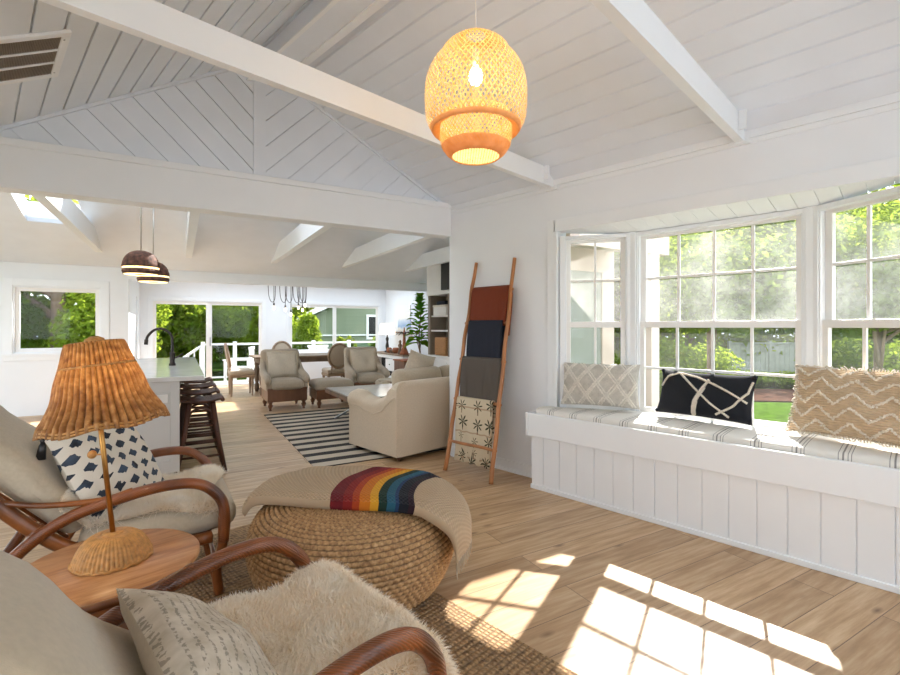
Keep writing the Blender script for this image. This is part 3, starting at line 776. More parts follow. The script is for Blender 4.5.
# ------------------------------------------------------------------ rattan armchairs
def rattan_chair(label, loc, rz):
    r = thing('rattan_armchair', label, 'armchair', loc, rz, 'rattan lounge chairs')
    for s in (-1, 1):
        y = s*.315
        m = MB(); m.tube(cr([(-.80, y*.98, 1.05), (-.71, y, .97), (-.50, y, .70), (-.29, y, .455), (-.13, y, .335), (.08, y, .275), (.38, y, .285)], 7), .030, 12)
        for t in ((-.50, .70), (-.29, .455), (-.1, .322)):
            m.tube([(t[0]-.012, y, t[1]+.018), (t[0]+.012, y, t[1]-.018)], .035, 12)
        m.build('back_pole', MT['rattan'], r)
        ya = s*.35
        m = MB(); m.tube(cr([(-.62, ya*.95, .0), (-.55, ya*.96, .10), (-.38, ya, .36), (-.20, ya, .50), (.02, ya*1.02, .565), (.20, ya*1.03, .588), (.33, ya*1.02, .565), (.415, ya, .48), (.435, ya, .38), (.43, ya*.97, .26)], 8), [.026]*73, 12)
        m.build('arm', MT['rattanwrap'], r)
        m = MB(); m.tube(cr([(-.42, y, .61), (-.26, ya*.97, .575), (-.06, ya*1.0, .565), (.05, ya*1.02, .59)], 6), .013, 8); m.build('arm_brace', MT['rattan'], r)
        m = MB(); m.tube(cr([(.43, ya*.97, .40), (.425, ya*.96, .24), (.40, ya*.95, .12), (.41, ya*.95, 0)], 6), .024, 10); m.tube(cr([(.345, y, .30), (.37, y*1.02, .16), (.40, ya*.95, .04)], 5), .013, 8)
        m.build('front_leg', MT['rattan'], r)
        m = MB(); m.tube(cr([(-.16, y*.97, .36), (-.26, y, .2), (-.36, y*1.03, 0)], 6), .018, 10); m.tube(cr([(-.02, y*.95, .28), (-.2, y*.97, .17), (-.33, y*1.0, .07)], 5), .012, 8)
        m.build('rear_leg', MT['rattan'], r)
    m = MB()
    for x, z in ((.37, .285), (.12, .275), (-.12, .33)): m.tube([(x, -.315, z), (x, .315, z)], .016, 8)
    for k in range(7): m.tube([(-.12, -.24+.08*k, .335), (.12, -.24+.08*k, .285), (.37, -.24+.08*k, .295)], .009, 6)
    m.tube([(.41, -.33, .10), (.41, .33, .10)], .011, 8)
    m.build('seat_frame', MT['rattan'], r)
    m = MB()
    for x, z in ((-.75, 1.01), (-.50, .70), (-.29, .455)): m.tube([(x, -.315, z), (x, .315, z)], .015, 8)
    for k in range(6): m.tube([(-.74, -.22+.088*k, 1.0), (-.50, -.22+.088*k, .69), (-.2, -.22+.088*k, .38)], .008, 6)
    m.build('back_rails', MT['rattan'], r)
    ang = math.atan2(.56, .49)
    def bulge(p, x, y, z):                      # stitched rolls across the back
        if z > 0: p.z += .012*math.cos(x*PI*2.0)
        return p
    m = MB(); M_ = T(-.405, 0, .725, ry=ang)
    m.softbox(.80, .57, .12, .05, .028, 16, M_, pf=bulge); bc = m.build('back_cushion', MT['cream2'], r)
    m = MB(); m.softbox(.2, .58, .15, .075, .02, 12, T(-.635, 0, 1.01, ry=ang)); m.build('headrest_roll', MT['cream'], bc)
    m = MB(); m.softbox(.66, .61, .13, .055, .03, 16, T(.17, 0, .365, ry=-.03)); m.build('seat_cushion', MT['cream2'], r)
    return r
CH1 = ((.54, 2.925), math.radians(-13)); CH2 = ((.43, 1.26), math.radians(0))
c1 = rattan_chair('rattan armchair beyond the wicker table lamp, ikat pillow on its seat', (*CH1[0], 0), CH1[1])
c2 = rattan_chair('rattan armchair in front of the lamp, thick sheepskin over its seat', (*CH2[0], 0), CH2[1])
# the pelts
def seatz(x, y):
    z = .445 + .02*(1-min(1, abs(y)/.33)**2)
    if x < -.12: z += (-.12-x)*1.15
    if x > .47: z -= (x-.47)**1*1.6 + (x-.47)**2*9
    if abs(y) > .30: z -= (abs(y)-.30)*1.1
    return z
def out2(x, y):
    e = .03*math.sin(9*x+2)+.025*math.sin(14*y+1)
    return -.12 < x < .56+e-.2*abs(y)*0 and abs(y) < .33+e+.02*math.sin(20*x)
def seat2(x, y): return seatz(x, y)+.03*math.exp(-((x-.42)**2+(y-.2)**2)/.012)+.012*math.sin(12*x)*math.sin(9*y)
sheepskin('thick cream sheepskin on the nearer rattan chair, tucked inside its curved arms', (*CH2[0], 0), CH2[1], seat2, out2, 80000, .034, MT['wool'], .0013)
def out1(x, y):
    e = .03*math.sin(11*x+1)+.03*math.sin(13*y)
    return -.22 < x < .455+e*.6-.15*max(0, -y) and -.33+e*.6 < y < .30+e
def seat1(x, y): return seatz(x, y)+.012*math.sin(16*x+6*y)
sheepskin('white sheepskin lying on the farther rattan chair, beneath the ikat pillow', (*CH1[0], 0), CH1[1], seat1, out1, 52000, .044, MT['woolw'], .0012)

def in_frame(base, x, y):
    (ox, oy), rz = base
    return ox+x*math.cos(rz)-y*math.sin(rz), oy+x*math.sin(rz)+y*math.cos(rz)
# ikat pillow with tassels on the far chair
px_, py_ = in_frame(CH1, -.05, -.05)
ik = thing('ikat_pillow', 'white pillow with blue black ikat diamonds and corner tassels, on rattan chair', 'pillow', (px_, py_, .43), CH1[1]-math.radians(38))
ML = T(0, 0, .22, ry=math.radians(-33)) @ T(rz=PI/2)
m = MB(); m.pillow(.50, .46, .15, 20, ML); m.build('pillow_cover', MT['ikat'], ik)
for sx in (-1, 1):
    m = MB(); c = ML @ Vector((sx*.245, 0, .22))
    m.ball(c+Vector((0, 0, -.012)), .011, 6); m.tube([c+Vector((0, 0, -.02)), c+Vector((.002, sx*.004, -.035)), c+Vector((0, sx*.01, -.095))], [.008, .014, .02], 9); m.tube([c, c+Vector((0, 0, .02))], .003, 5)
    m.build('tassel', MT['black'], ik)
# slub knit lumbar pillow on the near chair
px_, py_ = in_frame(CH2, -.04, -.03)
lp = thing('lumbar_pillow', 'oatmeal lumbar pillow with ribbed knit front, on the near rattan chair', 'pillow', (px_, py_, .425), CH2[1])
ML = T(0, 0, .125, ry=math.radians(-52)) @ T(rz=PI/2)
for sg, mm, nm in ((-1, 'knitstripe', 'knit_front'), (1, 'cream2', 'plain_back')):
    m = MB(); R = []; U = []
    for i in range(21):
        x = 2*i/20-1; row = []; ur = []
        for j in range(21):
            z = 2*j/20-1; k = ((1-x*x)*(1-z*z))**.42
            row.append((x*.27*(1-.05*(1-z*z)*abs(x)**3), sg*.07*k+.006*math.sin(6*x+3*z)*k, z*.165*(1-.05*(1-x*x)*abs(z)**3))); ur.append((x*.27+.27, z*.165+.165))
        R.append(row); U.append(ur)
    m.grid(R, M=ML, uv=U); m.build(nm, MT[mm], lp)
for sx in (-1, 1):
    m = MB()
    for k in range(5):
        c = ML @ Vector((sx*.262, 0, .157-.004*k)); m.tube([c, c+Vector((.004*math.sin(k*2), sx*(.02+.003*k), -.012-.006*k))], [.005, .0035], 5)
    m.build('corner_fringe', MT['greywood'], lp)

# ------------------------------------------------------------------ side table and lamp
TBX, TBY, TBZ = .345, 2.07, .495
t = thing('side_table', 'round wooden side table between the two rattan chairs, carrying the lamp', 'table', (TBX, TBY, 0))
m = MB(); m.lathe([(.278, TBZ-.026), (.282, TBZ-.020), (.282, TBZ-.006), (.276, TBZ)], 56); m.build('table_top', MT['tabletop'], t)
m = MB(); m.lathe([(.255, TBZ-.075), (.26, TBZ-.07), (.26, TBZ-.027), (.25, TBZ-.027)], 40); m.build('apron', MT['rattan'], t)
for k in range(4):
    an = PI/4+k*PI/2; m = MB(); m.tube(cr([(.22*math.cos(an), .22*math.sin(an), TBZ-.06), (.19*math.cos(an), .19*math.sin(an), .25), (.25*math.cos(an), .25*math.sin(an), 0)], 6), .017, 10); m.build('leg', MT['rattan'], t)
m = MB(); m.lathe([(.10, .235), (.20, .235), (.20, .25), (.10, .25)], 32); m.build('lower_shelf', MT['rattan'], t)

def ribbed(prof, nrib, amp, n_per=5):
    n = nrib*n_per; R = []
    for r, z, a in prof:
        R.append([(r*(1+a*amp*(abs(math.sin(PI*nrib*k/n))-.5))*math.cos(2*PI*k/n), r*(1+a*amp*(abs(math.sin(PI*nrib*k/n))-.5))*math.sin(2*PI*k/n), z) for k in range(n)])
    return R
def curveprof(pts, n):
    c = cr([(r, 0, z) for r, z in pts], n); return [(p.x, p.z) for p in c]
LX, LY = .352, 2.085
L = thing('table_lamp', 'lit wicker table lamp with bell shade and brass pole on round table', 'lamp', (LX, LY, TBZ))
pr = curveprof([(.012, .096), (.06, .092), (.092, .07), (.112, .035), (.120, .012), (.122, .003)], 5)
m = MB(); R = ribbed([(r, z, 1 if .03 < r else 0) for r, z in pr], 52, .05); m.grid(R, wv=True)
m.tube([(.121*(1+.02*math.sin(9*a))*math.cos(a), .121*(1+.02*math.sin(9*a))*math.sin(a), .007+.003*math.sin(18*a)) for a in [2*PI*k/72 for k in range(72)]], .0055, 6, closed=True)
m.lathe([(.118, 0.0), (.118, .004)], 40); m.lathe([(.03, .088), (.034, .097), (.012, .10)], 24)
m.build('lamp_base', MT['lampbase'], L)
top = Vector((-.050, .050, .70))               # the pole leans a little
m = MB(); m.tube([(0, 0, .095), top], .0085, 12); m.build('pole', MT['brass'], L)
kp = Vector((0, 0, .095)).lerp(top, .47)
m = MB(); m.tube([kp, kp+Vector((-.022, .022, 0))], .003, 6); m.ball(kp+Vector((-.03, .03, 0)), .015, 8); m.build('switch_knob', MT['lampbase'], L)
tilt = Matrix.Translation(top) @ Matrix.Rotation(math.radians(-8), 4, Vector((.707, .707, 0))) @ Matrix.Translation((.012, -.012, -.02))
sp = curveprof([(.078, .105), (.088, .10), (.108, .03), (.128, -.03), (.143, -.09), (.167, -.14), (.184, -.168), (.191, -.188), (.194, -.20)], 6)
m = MB(); R = ribbed([(r, z, 1) for r, z in sp], 46, .10, 6)
R = [[(x*(1+.012*math.sin(5*math.atan2(y, x))*(1 if z < -.15 else 0)), y*(1+.012*math.sin(7*math.atan2(y, x))*(1 if z < -.15 else 0)), z+(.006*math.sin(6*math.atan2(y, x)) if z < -.17 else 0)) for x, y, z in row] for row in R]
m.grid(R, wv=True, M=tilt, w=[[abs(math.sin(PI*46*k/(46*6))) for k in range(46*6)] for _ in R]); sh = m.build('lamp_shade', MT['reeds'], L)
m = MB()
for zz, rr in ((.02, .113), (.103, .083), (-.194, .194), (-.184, .191)):
    m.tube([tilt @ Vector((rr*math.cos(a), rr*math.sin(a), zz+.005*math.sin(6*a)*(1 if zz < -.1 else 0))) for a in [2*PI*k/64 for k in range(64)]], .0045, 6, closed=True)
m.build('binding_cane', MT['lampbase'], sh)
m = MB(); m.lathe([(.014, .085), (.034, .10), (.03, .118), (.012, .128)], 20, M=tilt); m.build('finial', MT['lampbase'], sh)
m = MB(); m.ball((0, 0, 0), (.024, .024, .032), 10, M=tilt @ T(0, 0, .0)); m.build('bulb', MT['bulb'], L)
m = MB()
for a in (0, 2*PI/3, 4*PI/3): m.tube([tilt @ Vector((0, 0, .08)), tilt @ Vector((.085*math.cos(a), .085*math.sin(a), .09))], .002, 5)
m.tube([tilt @ Vector((0, 0, .03)), tilt @ Vector((0, 0, .09))], .01, 8)
m.build('shade_spider', MT['brass'], L)
li = bpy.data.lights.new('lamp_glow', 'POINT'); li.energy = 1.8; li.color = (1, .72, .42); li.shadow_soft_size = .03
lo = bpy.data.objects.new('lamp_glow', li); COL.objects.link(lo); lo.parent = L; lo.location = tilt @ Vector((0, 0, -.05))

# ------------------------------------------------------------------ seagrass pouf and the folded throw
PX, PY = 1.42, 2.13; PR = .53
pf = thing('wicker_pouf', 'large round seagrass rope pouf standing on the jute rug', 'ottoman', (PX, PY, 0))
side = curveprof([(.40, .012), (.445, .03), (.50, .12), (.53, .23), (.52, .32), (.485, .385), (.43, .418), (.36, .432), (.2, .44), (.02, .442)], 10)
ar = [0]
for i in range(1, len(side)): ar.append(ar[-1]+math.hypot(side[i][0]-side[i-1][0], side[i][1]-side[i-1][1]))
rows = 38; per = 6; nt = 92*4; P = []; WV = []
def at_s(s):
    i = min(len(ar)-2, max(0, int(np.searchsorted(ar, s))-1)); t_ = (s-ar[i])/(ar[i+1]-ar[i]); a, b = side[i], side[i+1]
    n = Vector((b[1]-a[1], -(b[0]-a[0]))).normalized(); return a[0]+(b[0]-a[0])*t_, a[1]+(b[1]-a[1])*t_, n
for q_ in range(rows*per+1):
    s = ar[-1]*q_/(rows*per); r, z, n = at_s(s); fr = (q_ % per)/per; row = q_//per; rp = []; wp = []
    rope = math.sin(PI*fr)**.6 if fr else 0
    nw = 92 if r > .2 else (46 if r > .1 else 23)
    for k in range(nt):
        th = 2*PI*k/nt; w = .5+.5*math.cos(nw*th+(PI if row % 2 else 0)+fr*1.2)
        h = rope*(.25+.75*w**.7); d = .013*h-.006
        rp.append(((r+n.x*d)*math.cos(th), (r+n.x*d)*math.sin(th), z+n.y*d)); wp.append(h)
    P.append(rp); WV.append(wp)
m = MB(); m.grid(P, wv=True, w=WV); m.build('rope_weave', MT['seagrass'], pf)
m = MB(); m.lathe([(.39, 0.0), (.40, .012), (.30, .014)], 40); m.build('base_ring', MT['darkwood'], pf)
# throw: strip along e1 over the top, hanging at the bay side
ta = math.radians(-45-9); e1 = Vector((math.cos(ta), math.sin(ta), 0)); e2 = Vector((-math.sin(ta), math.cos(ta), 0))
Mth = Matrix(((e1.x, e2.x, 0, 0), (e1.y, e2.y, 0, 0), (0, 0, 1, 0), (0, 0, 0, 1)))
th_ = thing('rainbow_throw', 'beige waffle knit throw with rainbow stripes, folded over the seagrass pouf', 'throw', (PX, PY, .43))
def top_path(t):
    rim = math.sqrt(max(.01, .535**2-t*t))
    a = rim-.06
    return cr([(-rim-.012, 0, -.045), (-a-.02, 0, .008), (-a+.10, 0, .022), (0, 0, .024), (a-.10, 0, .022), (a-.01, 0, .004), (rim+.03, 0, -.05), (rim+.065, 0, -.125), (rim+.07, 0, -.20)], 9)
nT = 26; T0, T1 = -.20, .36
def layer(dz, uoff, t0, t1, shrink):
    P = []; U = []; ref = top_path(0); 
    for j in range(nT+1):
        t = t0+(t1-t0)*j/nT; pth = top_path(t); row = []; ur = []; acc = 0
        for i, p in enumerate(pth):
            if i: acc += (p-pth[i-1]).length
            edge = min(j, nT-j)/nT*2; sag = .018*(1-min(1, edge*5))
            x = p.x; tt = t + .05*(x+.1)*(-1 if x > .3 else 0)*abs(x)
            wob = .004*math.sin(9*x+5*t)+.003*math.sin(21*t)
            nrm = .012
            row.append((x*(1+shrink), tt + (-.09*max(0, x-.35) if x > .35 else 0), p.z+dz*(1-.0)+wob-sag)); ur.append((acc, t-t0))
        P.append(row); U.append(ur)
    return P, U
m = MB()
Pt, Ut = layer(.052, 0, T0, T1, .03); Pb, Ub = layer(.006, 0, T0+.008, T1-.008, .004)
m.grid(Pt, M=Mth, uv=Ut); m.grid([r[::-1] for r in Pb], M=Mth, uv=[r[::-1] for r in Ub])
# closed edges
for jj in (0, nT):
    m.grid([Pt[jj], [tuple((Vector(a)+Vector(b))/2+Vector((0, (-.012 if jj == 0 else .012), 0))) for a, b in zip(Pt[jj], Pb[jj])], Pb[jj]], M=Mth, uv=[Ut[jj], Ut[jj], Ub[jj]])
for ii in (0, -1):
    m.grid([[r[ii] for r in Pt], [r[ii] for r in Pb]], M=Mth, uv=[[r[ii] for r in Ut], [r[ii] for r in Ub]])
m.build('knit', MT['rainbow'], th_, weld=0)
m = MB()
for j in range(0, nT+1):
    for q_ in range(2):
        p = Vector(Pt[min(nT, j)][-1]).lerp(Vector(Pb[min(nT, j)][-1]), .35+.4*q_); p = p+Vector((0, .006*q_-.003, 0))
        m.tube([Mth @ p, Mth @ (p+Vector((.006*math.sin(j*3+q_), .004*math.cos(j*5), -.05-.012*math.sin(j*2.3+q_))))], [.0042, .0025], 5)
m.build('fringe', MT['cream'], th_)

# ------------------------------------------------------------------ rugs
def rug(name, label, loc, rz, x0, x1, y0, y1, m_, t=.012):
    o = MB(); nx, ny = 24, 40
    P = [[(x0+(x1-x0)*i/nx, y0+(y1-y0)*j/ny, t+.0015*math.sin(i*2.1)*math.sin(j*1.7)) for j in range(ny+1)] for i in range(nx+1)]
    o.grid(P, uv=[[(p[0], p[1]) for p in r] for r in P])
    V = [(x0, y0), (x1, y0), (x1, y1), (x0, y1)]
    for k in range(4):
        a, b = V[k], V[(k+1) % 4]
        o.add([(*a, .001), (*b, .001), (*b, t), (*a, t)], [(0, 1, 2, 3)], uv=[a, b, b, a])
    ob = o.build(name, m_); ob.location = loc; ob.rotation_euler = (0, 0, rz); return tag(ob, label, 'rug')
rug('jute_rug', 'chunky brown jute rug under the seagrass pouf and rattan chairs', (0, 0, 0), 0, -.75, 1.64, -1.2, 3.24, MT['jute'])
rug('striped_rug', 'flat black and beige striped rug in front of the wing chairs', (0, 0, 0), -TW, 1.12, 4.0, 4.56, 7.72, MT['stripes'], .008)
for o in COL.objects:
    if o.parent is None and o.get('category') in ('armchair', 'sheepskin', 'pillow', 'table', 'lamp', 'ottoman', 'throw'): o.location.z += .012

# ------------------------------------------------------------------ woven bamboo pendant under the ridge
PZ = 2.79
pd = thing('woven_pendant', 'large glowing two tier woven bamboo pendant hanging from the ridge beam', 'pendant lamp', (1.75, 1.57, PZ))
def weave(prof, n, turn, w, t=.0016, nseg=46):
    m = MB(); L_ = [0]
    for i in range(1, len(prof)): L_.append(L_[-1]+math.hypot(prof[i][0]-prof[i-1][0], prof[i][1]-prof[i-1][1]))
    for sg in (-1, 1):
        for k in range(n):
            R = [[], []]
            for i, (r, z) in enumerate(prof):
                s = L_[i]/L_[-1]; th = 2*PI*k/n + sg*turn*s; dth = w/2/max(r, .02)/math.cos(math.atan(turn*r/L_[-1]))
                rr = r+t*(1 if sg > 0 else -1)
                for q_, e in ((0, -1), (1, 1)): R[q_].append((rr*math.cos(th+e*dth), rr*math.sin(th+e*dth), z))
            m.grid(R)
    return m
outer = curveprof([(.05, 0), (.10, -.022), (.155, -.065), (.178, -.105), (.205, -.135), (.235, -.19), (.25, -.26), (.25, -.36), (.24, -.425), (.222, -.455)], 5)
inner = curveprof([(.168, -.39), (.176, -.44), (.178, -.50), (.168, -.545), (.145, -.578), (.12, -.595)], 5)
weave(outer, 58, 1.5, .0055).build('outer_weave', MT['bamboo'], pd)
weave(inner, 58, .9, .0055).build('inner_weave', MT['bamboo'], pd)
m = MB(); m.lathe([(.226, -.452), (.222, -.462), (.215, -.472), (.210, -.472), (.214, -.462), (.220, -.452)], 64, cap=False); m.lathe([(.215, -.468), (.175, -.452), (.175, -.449), (.215, -.464)], 64, cap=False); ro = m.build('rim_band', MT['bamboorim'], pd)
m = MB(); m.lathe([(.170, -.545), (.147, -.579), (.120, -.600), (.116, -.598), (.143, -.577), (.166, -.543)], 56, cap=False); m.build('rim_band', MT['bamboorim'], pd)
# woven disc closing the mouth
m = MB()
for sg in (0, 1):
    for k in range(-9, 10):
        c = k*.0128; hl = math.sqrt(max(0, .118**2-c*c))
        if hl < .01: continue
        m.box(c-.0014, c+.0014, -hl, hl, -.5995+.002*sg, -.598+.002*sg, M=Matrix.Rotation(PI/4+sg*PI/2, 4, 'Z'))
m.build('mouth_lattice', MT['bamboo'], pd)
m = MB(); m.lathe([(.116, -.594), (.02, -.594)], 40); m.build('diffuser', MT['domelight'], pd)
m = MB(); m.tube([(0, 0, 3.452-PZ), (0, 0, -.06)], .0028, 6); m.tube([(0, 0, -.06), (0, 0, -.15)], .016, 12); m.lathe([(.05, 3.43-PZ), (.05, 3.45-PZ)], 24); m.build('cord', MT['white'], pd)
m = MB(); m.ball((0, 0, -.20), (.034, .034, .045), 10); m.build('bulb', MT['bulb'], pd)
li = bpy.data.lights.new('pendant_glow', 'POINT'); li.energy = 3.4; li.color = (1, .86, .66); li.shadow_soft_size = .05
lo = bpy.data.objects.new('pendant_glow', li); COL.objects.link(lo); lo.parent = pd; lo.location = (0, 0, -.31)

# ------------------------------------------------------------------ ceiling vent on the left slope
vr = thing('ceiling_vent', 'white ceiling vent with three rows of dark louvres on plank slope', 'vent', (.05, 3.33, RZ-SL*(RX-.05)))
Mv = Matrix.Rotation(-math.atan(SL), 4, 'Y')
def vb(m, x0, x1, y0, y1, z0, z1): return m.box(x0, x1, y0, y1, z0, z1, M=Mv)
m = MB()
for a in ((-.36, .33, -.30, -.255), (-.36, .33, .255, .30), (-.36, -.315, -.255, .255), (.29, .33, -.255, .255)): vb(m, a[0], a[1], a[2], a[3], -.014, .006)
m.build('vent_frame', MT['trim'], vr, bevel=.003)
m = MB(); vb(m, -.315, .29, -.255, .255, .001, .004); m.build('backing', MT['dark'], vr)
m = MB()
for y in (-.09, .08): vb(m, -.315, .29, y-.009, y+.009, -.012, .004)
m.build('divider_bar', MT['trim'], vr)
m = MB()
for k in range(84):
    x = -.31+.6*k/83; vb(m, x-.0016, x+.0016, -.255, .255, -.008, .002)
m.build('louvre', MT['shelfgrey'], vr)
for x in (-.335, .31):
    for y in (-.22, .22): m = MB(); m.ball((x*math.cos(math.atan(SL)), y, x*math.sin(math.atan(SL))-.014), .006, 5); m.build('screw', MT['steel'], vr)

# ------------------------------------------------------------------ blanket ladder and its four throws
ld = thing('blanket_ladder', 'rustic wooden blanket ladder leaning against the white wall, five rungs', 'ladder', (3.13, 2.90, 0))
def lx(z): return .372*z/1.97           # local x of the rails at height z
R0, R1 = [], []
for k in range(15):
    z = 1.985*k/14; w = .006*math.sin(k*1.7); R0.append((lx(z)+w*.4, -.268+.035*z/1.97+w, z)); R1.append((lx(z)-w*.4, .29-.05*z/1.97+.006*math.cos(k*2.1), z))
for R in (R0, R1):
    m = MB(); m.tube(cr(R, 3), [.021-.004*i/42 for i in range(43)], 10); m.build('rail', MT['ladder'], ld)
RUNG = (.275, .665, 1.04, 1.385, 1.695)
def ry(z): return (-.268+.035*z/1.97, .29-.05*z/1.97)
for z in RUNG:
    a, b = ry(z); m = MB(); m.tube(cr([(lx(z), a-.02, z), (lx(z), a+.15, z+.004), (lx(z), b-.15, z-.003), (lx(z), b+.02, z)], 4), .014, 9); m.build('rung', MT['ladder'], ld)
def hung(name, label, z, front, back, y0, y1, m_, thick=.014, folds=1, skew=0):
    """cloth folded over a rung; front/back are hanging lengths"""
    r = thing(name, label, 'throw', (3.13+lx(z), 2.90, z), 0, 'throws on the ladder')
    for lay_ in range(folds):
        m = MB(); P = []; U = []; rr = .017+thick*lay_; n = 30
        path = [(-rr-.004-.012*s-.035*min(1, s)*0, 0, -front*s*(1-.03*lay_)) for s in [1-i/14 for i in range(14)]]
        path += [(-rr*math.cos(a), 0, rr*math.sin(a)) for a in [PI*i/8 for i in range(9)]]
        path += [(rr+.004, 0, -back*s) for s in [(i+1)/10 for i in range(10)]]
        for j in range(n+1):
            y = y0+(y1-y0)*j/n; row = []; ur = []; acc = 0
            for i, p in enumerate(path):
                if i: acc += math.dist(p, path[i-1])
                hang = max(0, -p[2]); s = -1 if p[0] < 0 else 1
                fold = .010*math.sin(j*.62+lay_)*hang*2.2+.004*math.sin(j*1.7)*hang*2
                row.append((p[0]+(-abs(fold) if s < 0 else abs(fold)*.4)+(.188*p[2]*.9 if s > 0 else .02*p[2]), y+skew*hang*s+.01*math.sin(hang*9)*(1 if j > n/2 else -1)*.5, p[2]-.006*math.sin(j*.9)*hang*2)); ur.append((y-y0, acc))
            P.append(row); U.append(ur)
        m.grid(P, uv=U); o = m.build('cloth' if lay_ == 0 else 'folded_layer', m_, r)
        sd = o.modifiers.new('thick', 'SOLIDIFY'); sd.thickness = thick*.8; sd.offset = 1
    return r
hung('rust_throw', 'rust red knitted throw on the ladder, hanging from the highest rung', RUNG[4], .33, .42, -.225, .205, MT['rust'], skew=-.03, folds=2)
hung('navy_throw', 'dark navy throw on the ladder, just below the rust red one', RUNG[3], .36, .50, -.20, .21, MT['navyknit'], folds=2)
hung('grey_throw', 'brownish grey throw on the ladder, between navy and palm print ones', RUNG[2], .40, .52, -.235, .235, MT['greyknit'], folds=2)
hung('palm_print_throw', 'cream throw printed with palm trees on the ladder\'s lowest cloth bearing rung', RUNG[1], .52, .56, -.20, .235, MT['palm'], folds=1)

# ------------------------------------------------------------------ window seat
BXF = 3.305; BE0, BE1 = -.35, 2.335
ws = thing('window_seat', 'white built in bench with vertical boards under the bay window', 'window seat', (BXF, 1.0, 0))
m = MB(); y = BE0; k = 0
while y < BE1-.02:
    e = min(BE1, y+.151); m.box(0, .02, y-1+.003, e-1-.003, .03, .45); y = e
m.box(.008, .03, BE0-1, BE1-1, .03, .45); m.box(.02, WX-BXF, BE1-1.02, BE1-1, 0, .45)
m.build('front_boards', MT['trim'], ws, bevel=.002)
m = MB(); m.box(-.012, .01, BE0-1, BE1-1+.004, 0, .035); m.build('base_strip', MT['trim'], ws, bevel=.004)
m = MB(); m.box(-.045, -.015, BE0-1, BE1-1, .445, .635).box(-.045, WX-BXF, BE1-1+.0, BE1-1+.03, .445, .635).box(-.02, .0, BE0-1, BE1-1, .445, .62); m.build('apron_board', MT['trim'], ws, bevel=.004)
m = MB(); m.box(-.02, WX-BXF+.01, BE0-1, BE1-1, .575, .60); m.build('seat_board', MT['trim'], ws)
cu = thing('bench_cushion', 'white bench cushion with thin dark stripes along the window seat', 'cushion', (BXF, 1.0, .60))
out = [(BXF-.012, BE0+.01), (BXF-.012, BE1-.05), (WX-.02, BE1-.05), (WX+.03, BY1-.03), (XC-.035, YC1-.015), (XC-.035, YC0+.015), (WX+.03, BY0+.03), (WX-.02, BE0+.01)]
m = MB(); NYc = 110; P = []; U = []
def xback(y):
    if y > YC1: return max(WX-.02, min(XC-.04, WX+(BY1-y)*.577-.03)) if y < BY1-.03 else WX-.02
    if y < YC0: return max(WX-.02, min(XC-.04, WX+(y-BY0)*.577-.03)) if y > BY0+.03 else WX-.02
    return XC-.04
for j in range(NYc+1):
    y = BE0+.01+(BE1-.06-BE0)*j/NYc; xb = xback(y); x0 = BXF-.010
    sec = [(x0+.012, .003), (x0, .016), (x0, .050), (x0+.004, .062), (x0+.016, .070)]
    sec += [(x0+.016+(xb-x0-.03)*t, .070+.006*math.sin(PI*t)+.0015*math.sin(y*14+t*5)) for t in (.15, .3, .45, .6, .75, .9, 1.0)]
    sec += [(xb, .055), (xb, .003)]
    P.append([(x-BXF, y-1, z) for x, z in sec]); U.append([(x, y) for x, z in sec])
m.grid(P, uv=U)
for e in (0, -1): m.add(P[e], [tuple(range(len(P[e])))], uv=U[e])
m.build('cushion_cover', MT['ticking'], cu)

CUZ = .672
def place_pillow(name, label, x, y, w, h, t, yaw, lean, m_, z=CUZ):
    """stands on the bench facing the room, leaning back on the sash"""
    r = thing(name, label, 'pillow', (x, y, z), yaw)
    M_ = T(0, 0, h/2*math.cos(lean)+.03, rx=-lean)
    m = MB(); m.pillow(w, h, t, 22, M_); m.build('pillow_cover', m_, r); return r, M_
def on_pillow(M_, w, h, t, u, v, lift=.004, sg=-1):
    x, z = 2*u-1, 2*v-1; k = max(0, (1-x*x)*(1-z*z))**.42
    return M_ @ Vector((x*w/2*(1-.06*(1-z*z)*abs(x)**3), sg*(t/2*k+lift)+.012*math.sin(5*x+3*z)*k, z*h/2*(1-.06*(1-x*x)*abs(z)**3)))
# facing -x: local -y must look into the room -> yaw = -90 deg
YW = -PI/2
A = (3.665, 1.885)
g1, M1 = place_pillow('grey_textured_pillow', 'silver grey pillow with raised diamond ridges, against the narrow angled sash', A[0]-.04, A[1]+.0, .62, .36, .20, YW+math.radians(20), .28, MT['greywool'])
def tufts(root, M_, w, h, t, lines, m_, r=.006, n=26, nm='tufting', rough=.4):
    mb = MB()
    for (u0, v0, u1, v1) in lines:
        pts = []
        k = max(4, int(n*math.hypot((u1-u0)*w, (v1-v0)*h)/.3))
        for i in range(k+1):
            f = i/k; p = on_pillow(M_, w, h, t, min(.985, max(.015, u0+(u1-u0)*f)), min(.985, max(.015, v0+(v1-v0)*f)), .002)
            pts.append(p)
        mb.tube(pts, [r*(1+rough*math.sin(i*2.7)) for i in range(k+1)], 6)
    return mb.build(nm, m_, root)
ln = []
for k in range(-3, 5):
    for off in (0, .035):
        ln.append((k*.25+off, .02, k*.25+.42+off, .98)); ln.append((k*.25+.42+off, .02, k*.25+off, .98))
def clipl(l):
    u0, v0, u1, v1 = l; a, b = 0.0, 1.0
    for p, q_, lo_, hi in ((u0, u1-u0, .02, .98),):
        if abs(q_) < 1e-6: continue
        t0, t1 = sorted(((lo_-p)/q_, (hi-p)/q_)); a, b = max(a, t0), min(b, t1)
    if b-a < .05: return None
    return (u0+(u1-u0)*a, v0+(v1-v0)*a, u0+(u1-u0)*b, v0+(v1-v0)*b)
tufts(g1, M1, .62, .36, .20, [c for c in map(clipl, ln) if c], MT['greytuft'], .0075)
m = MB()
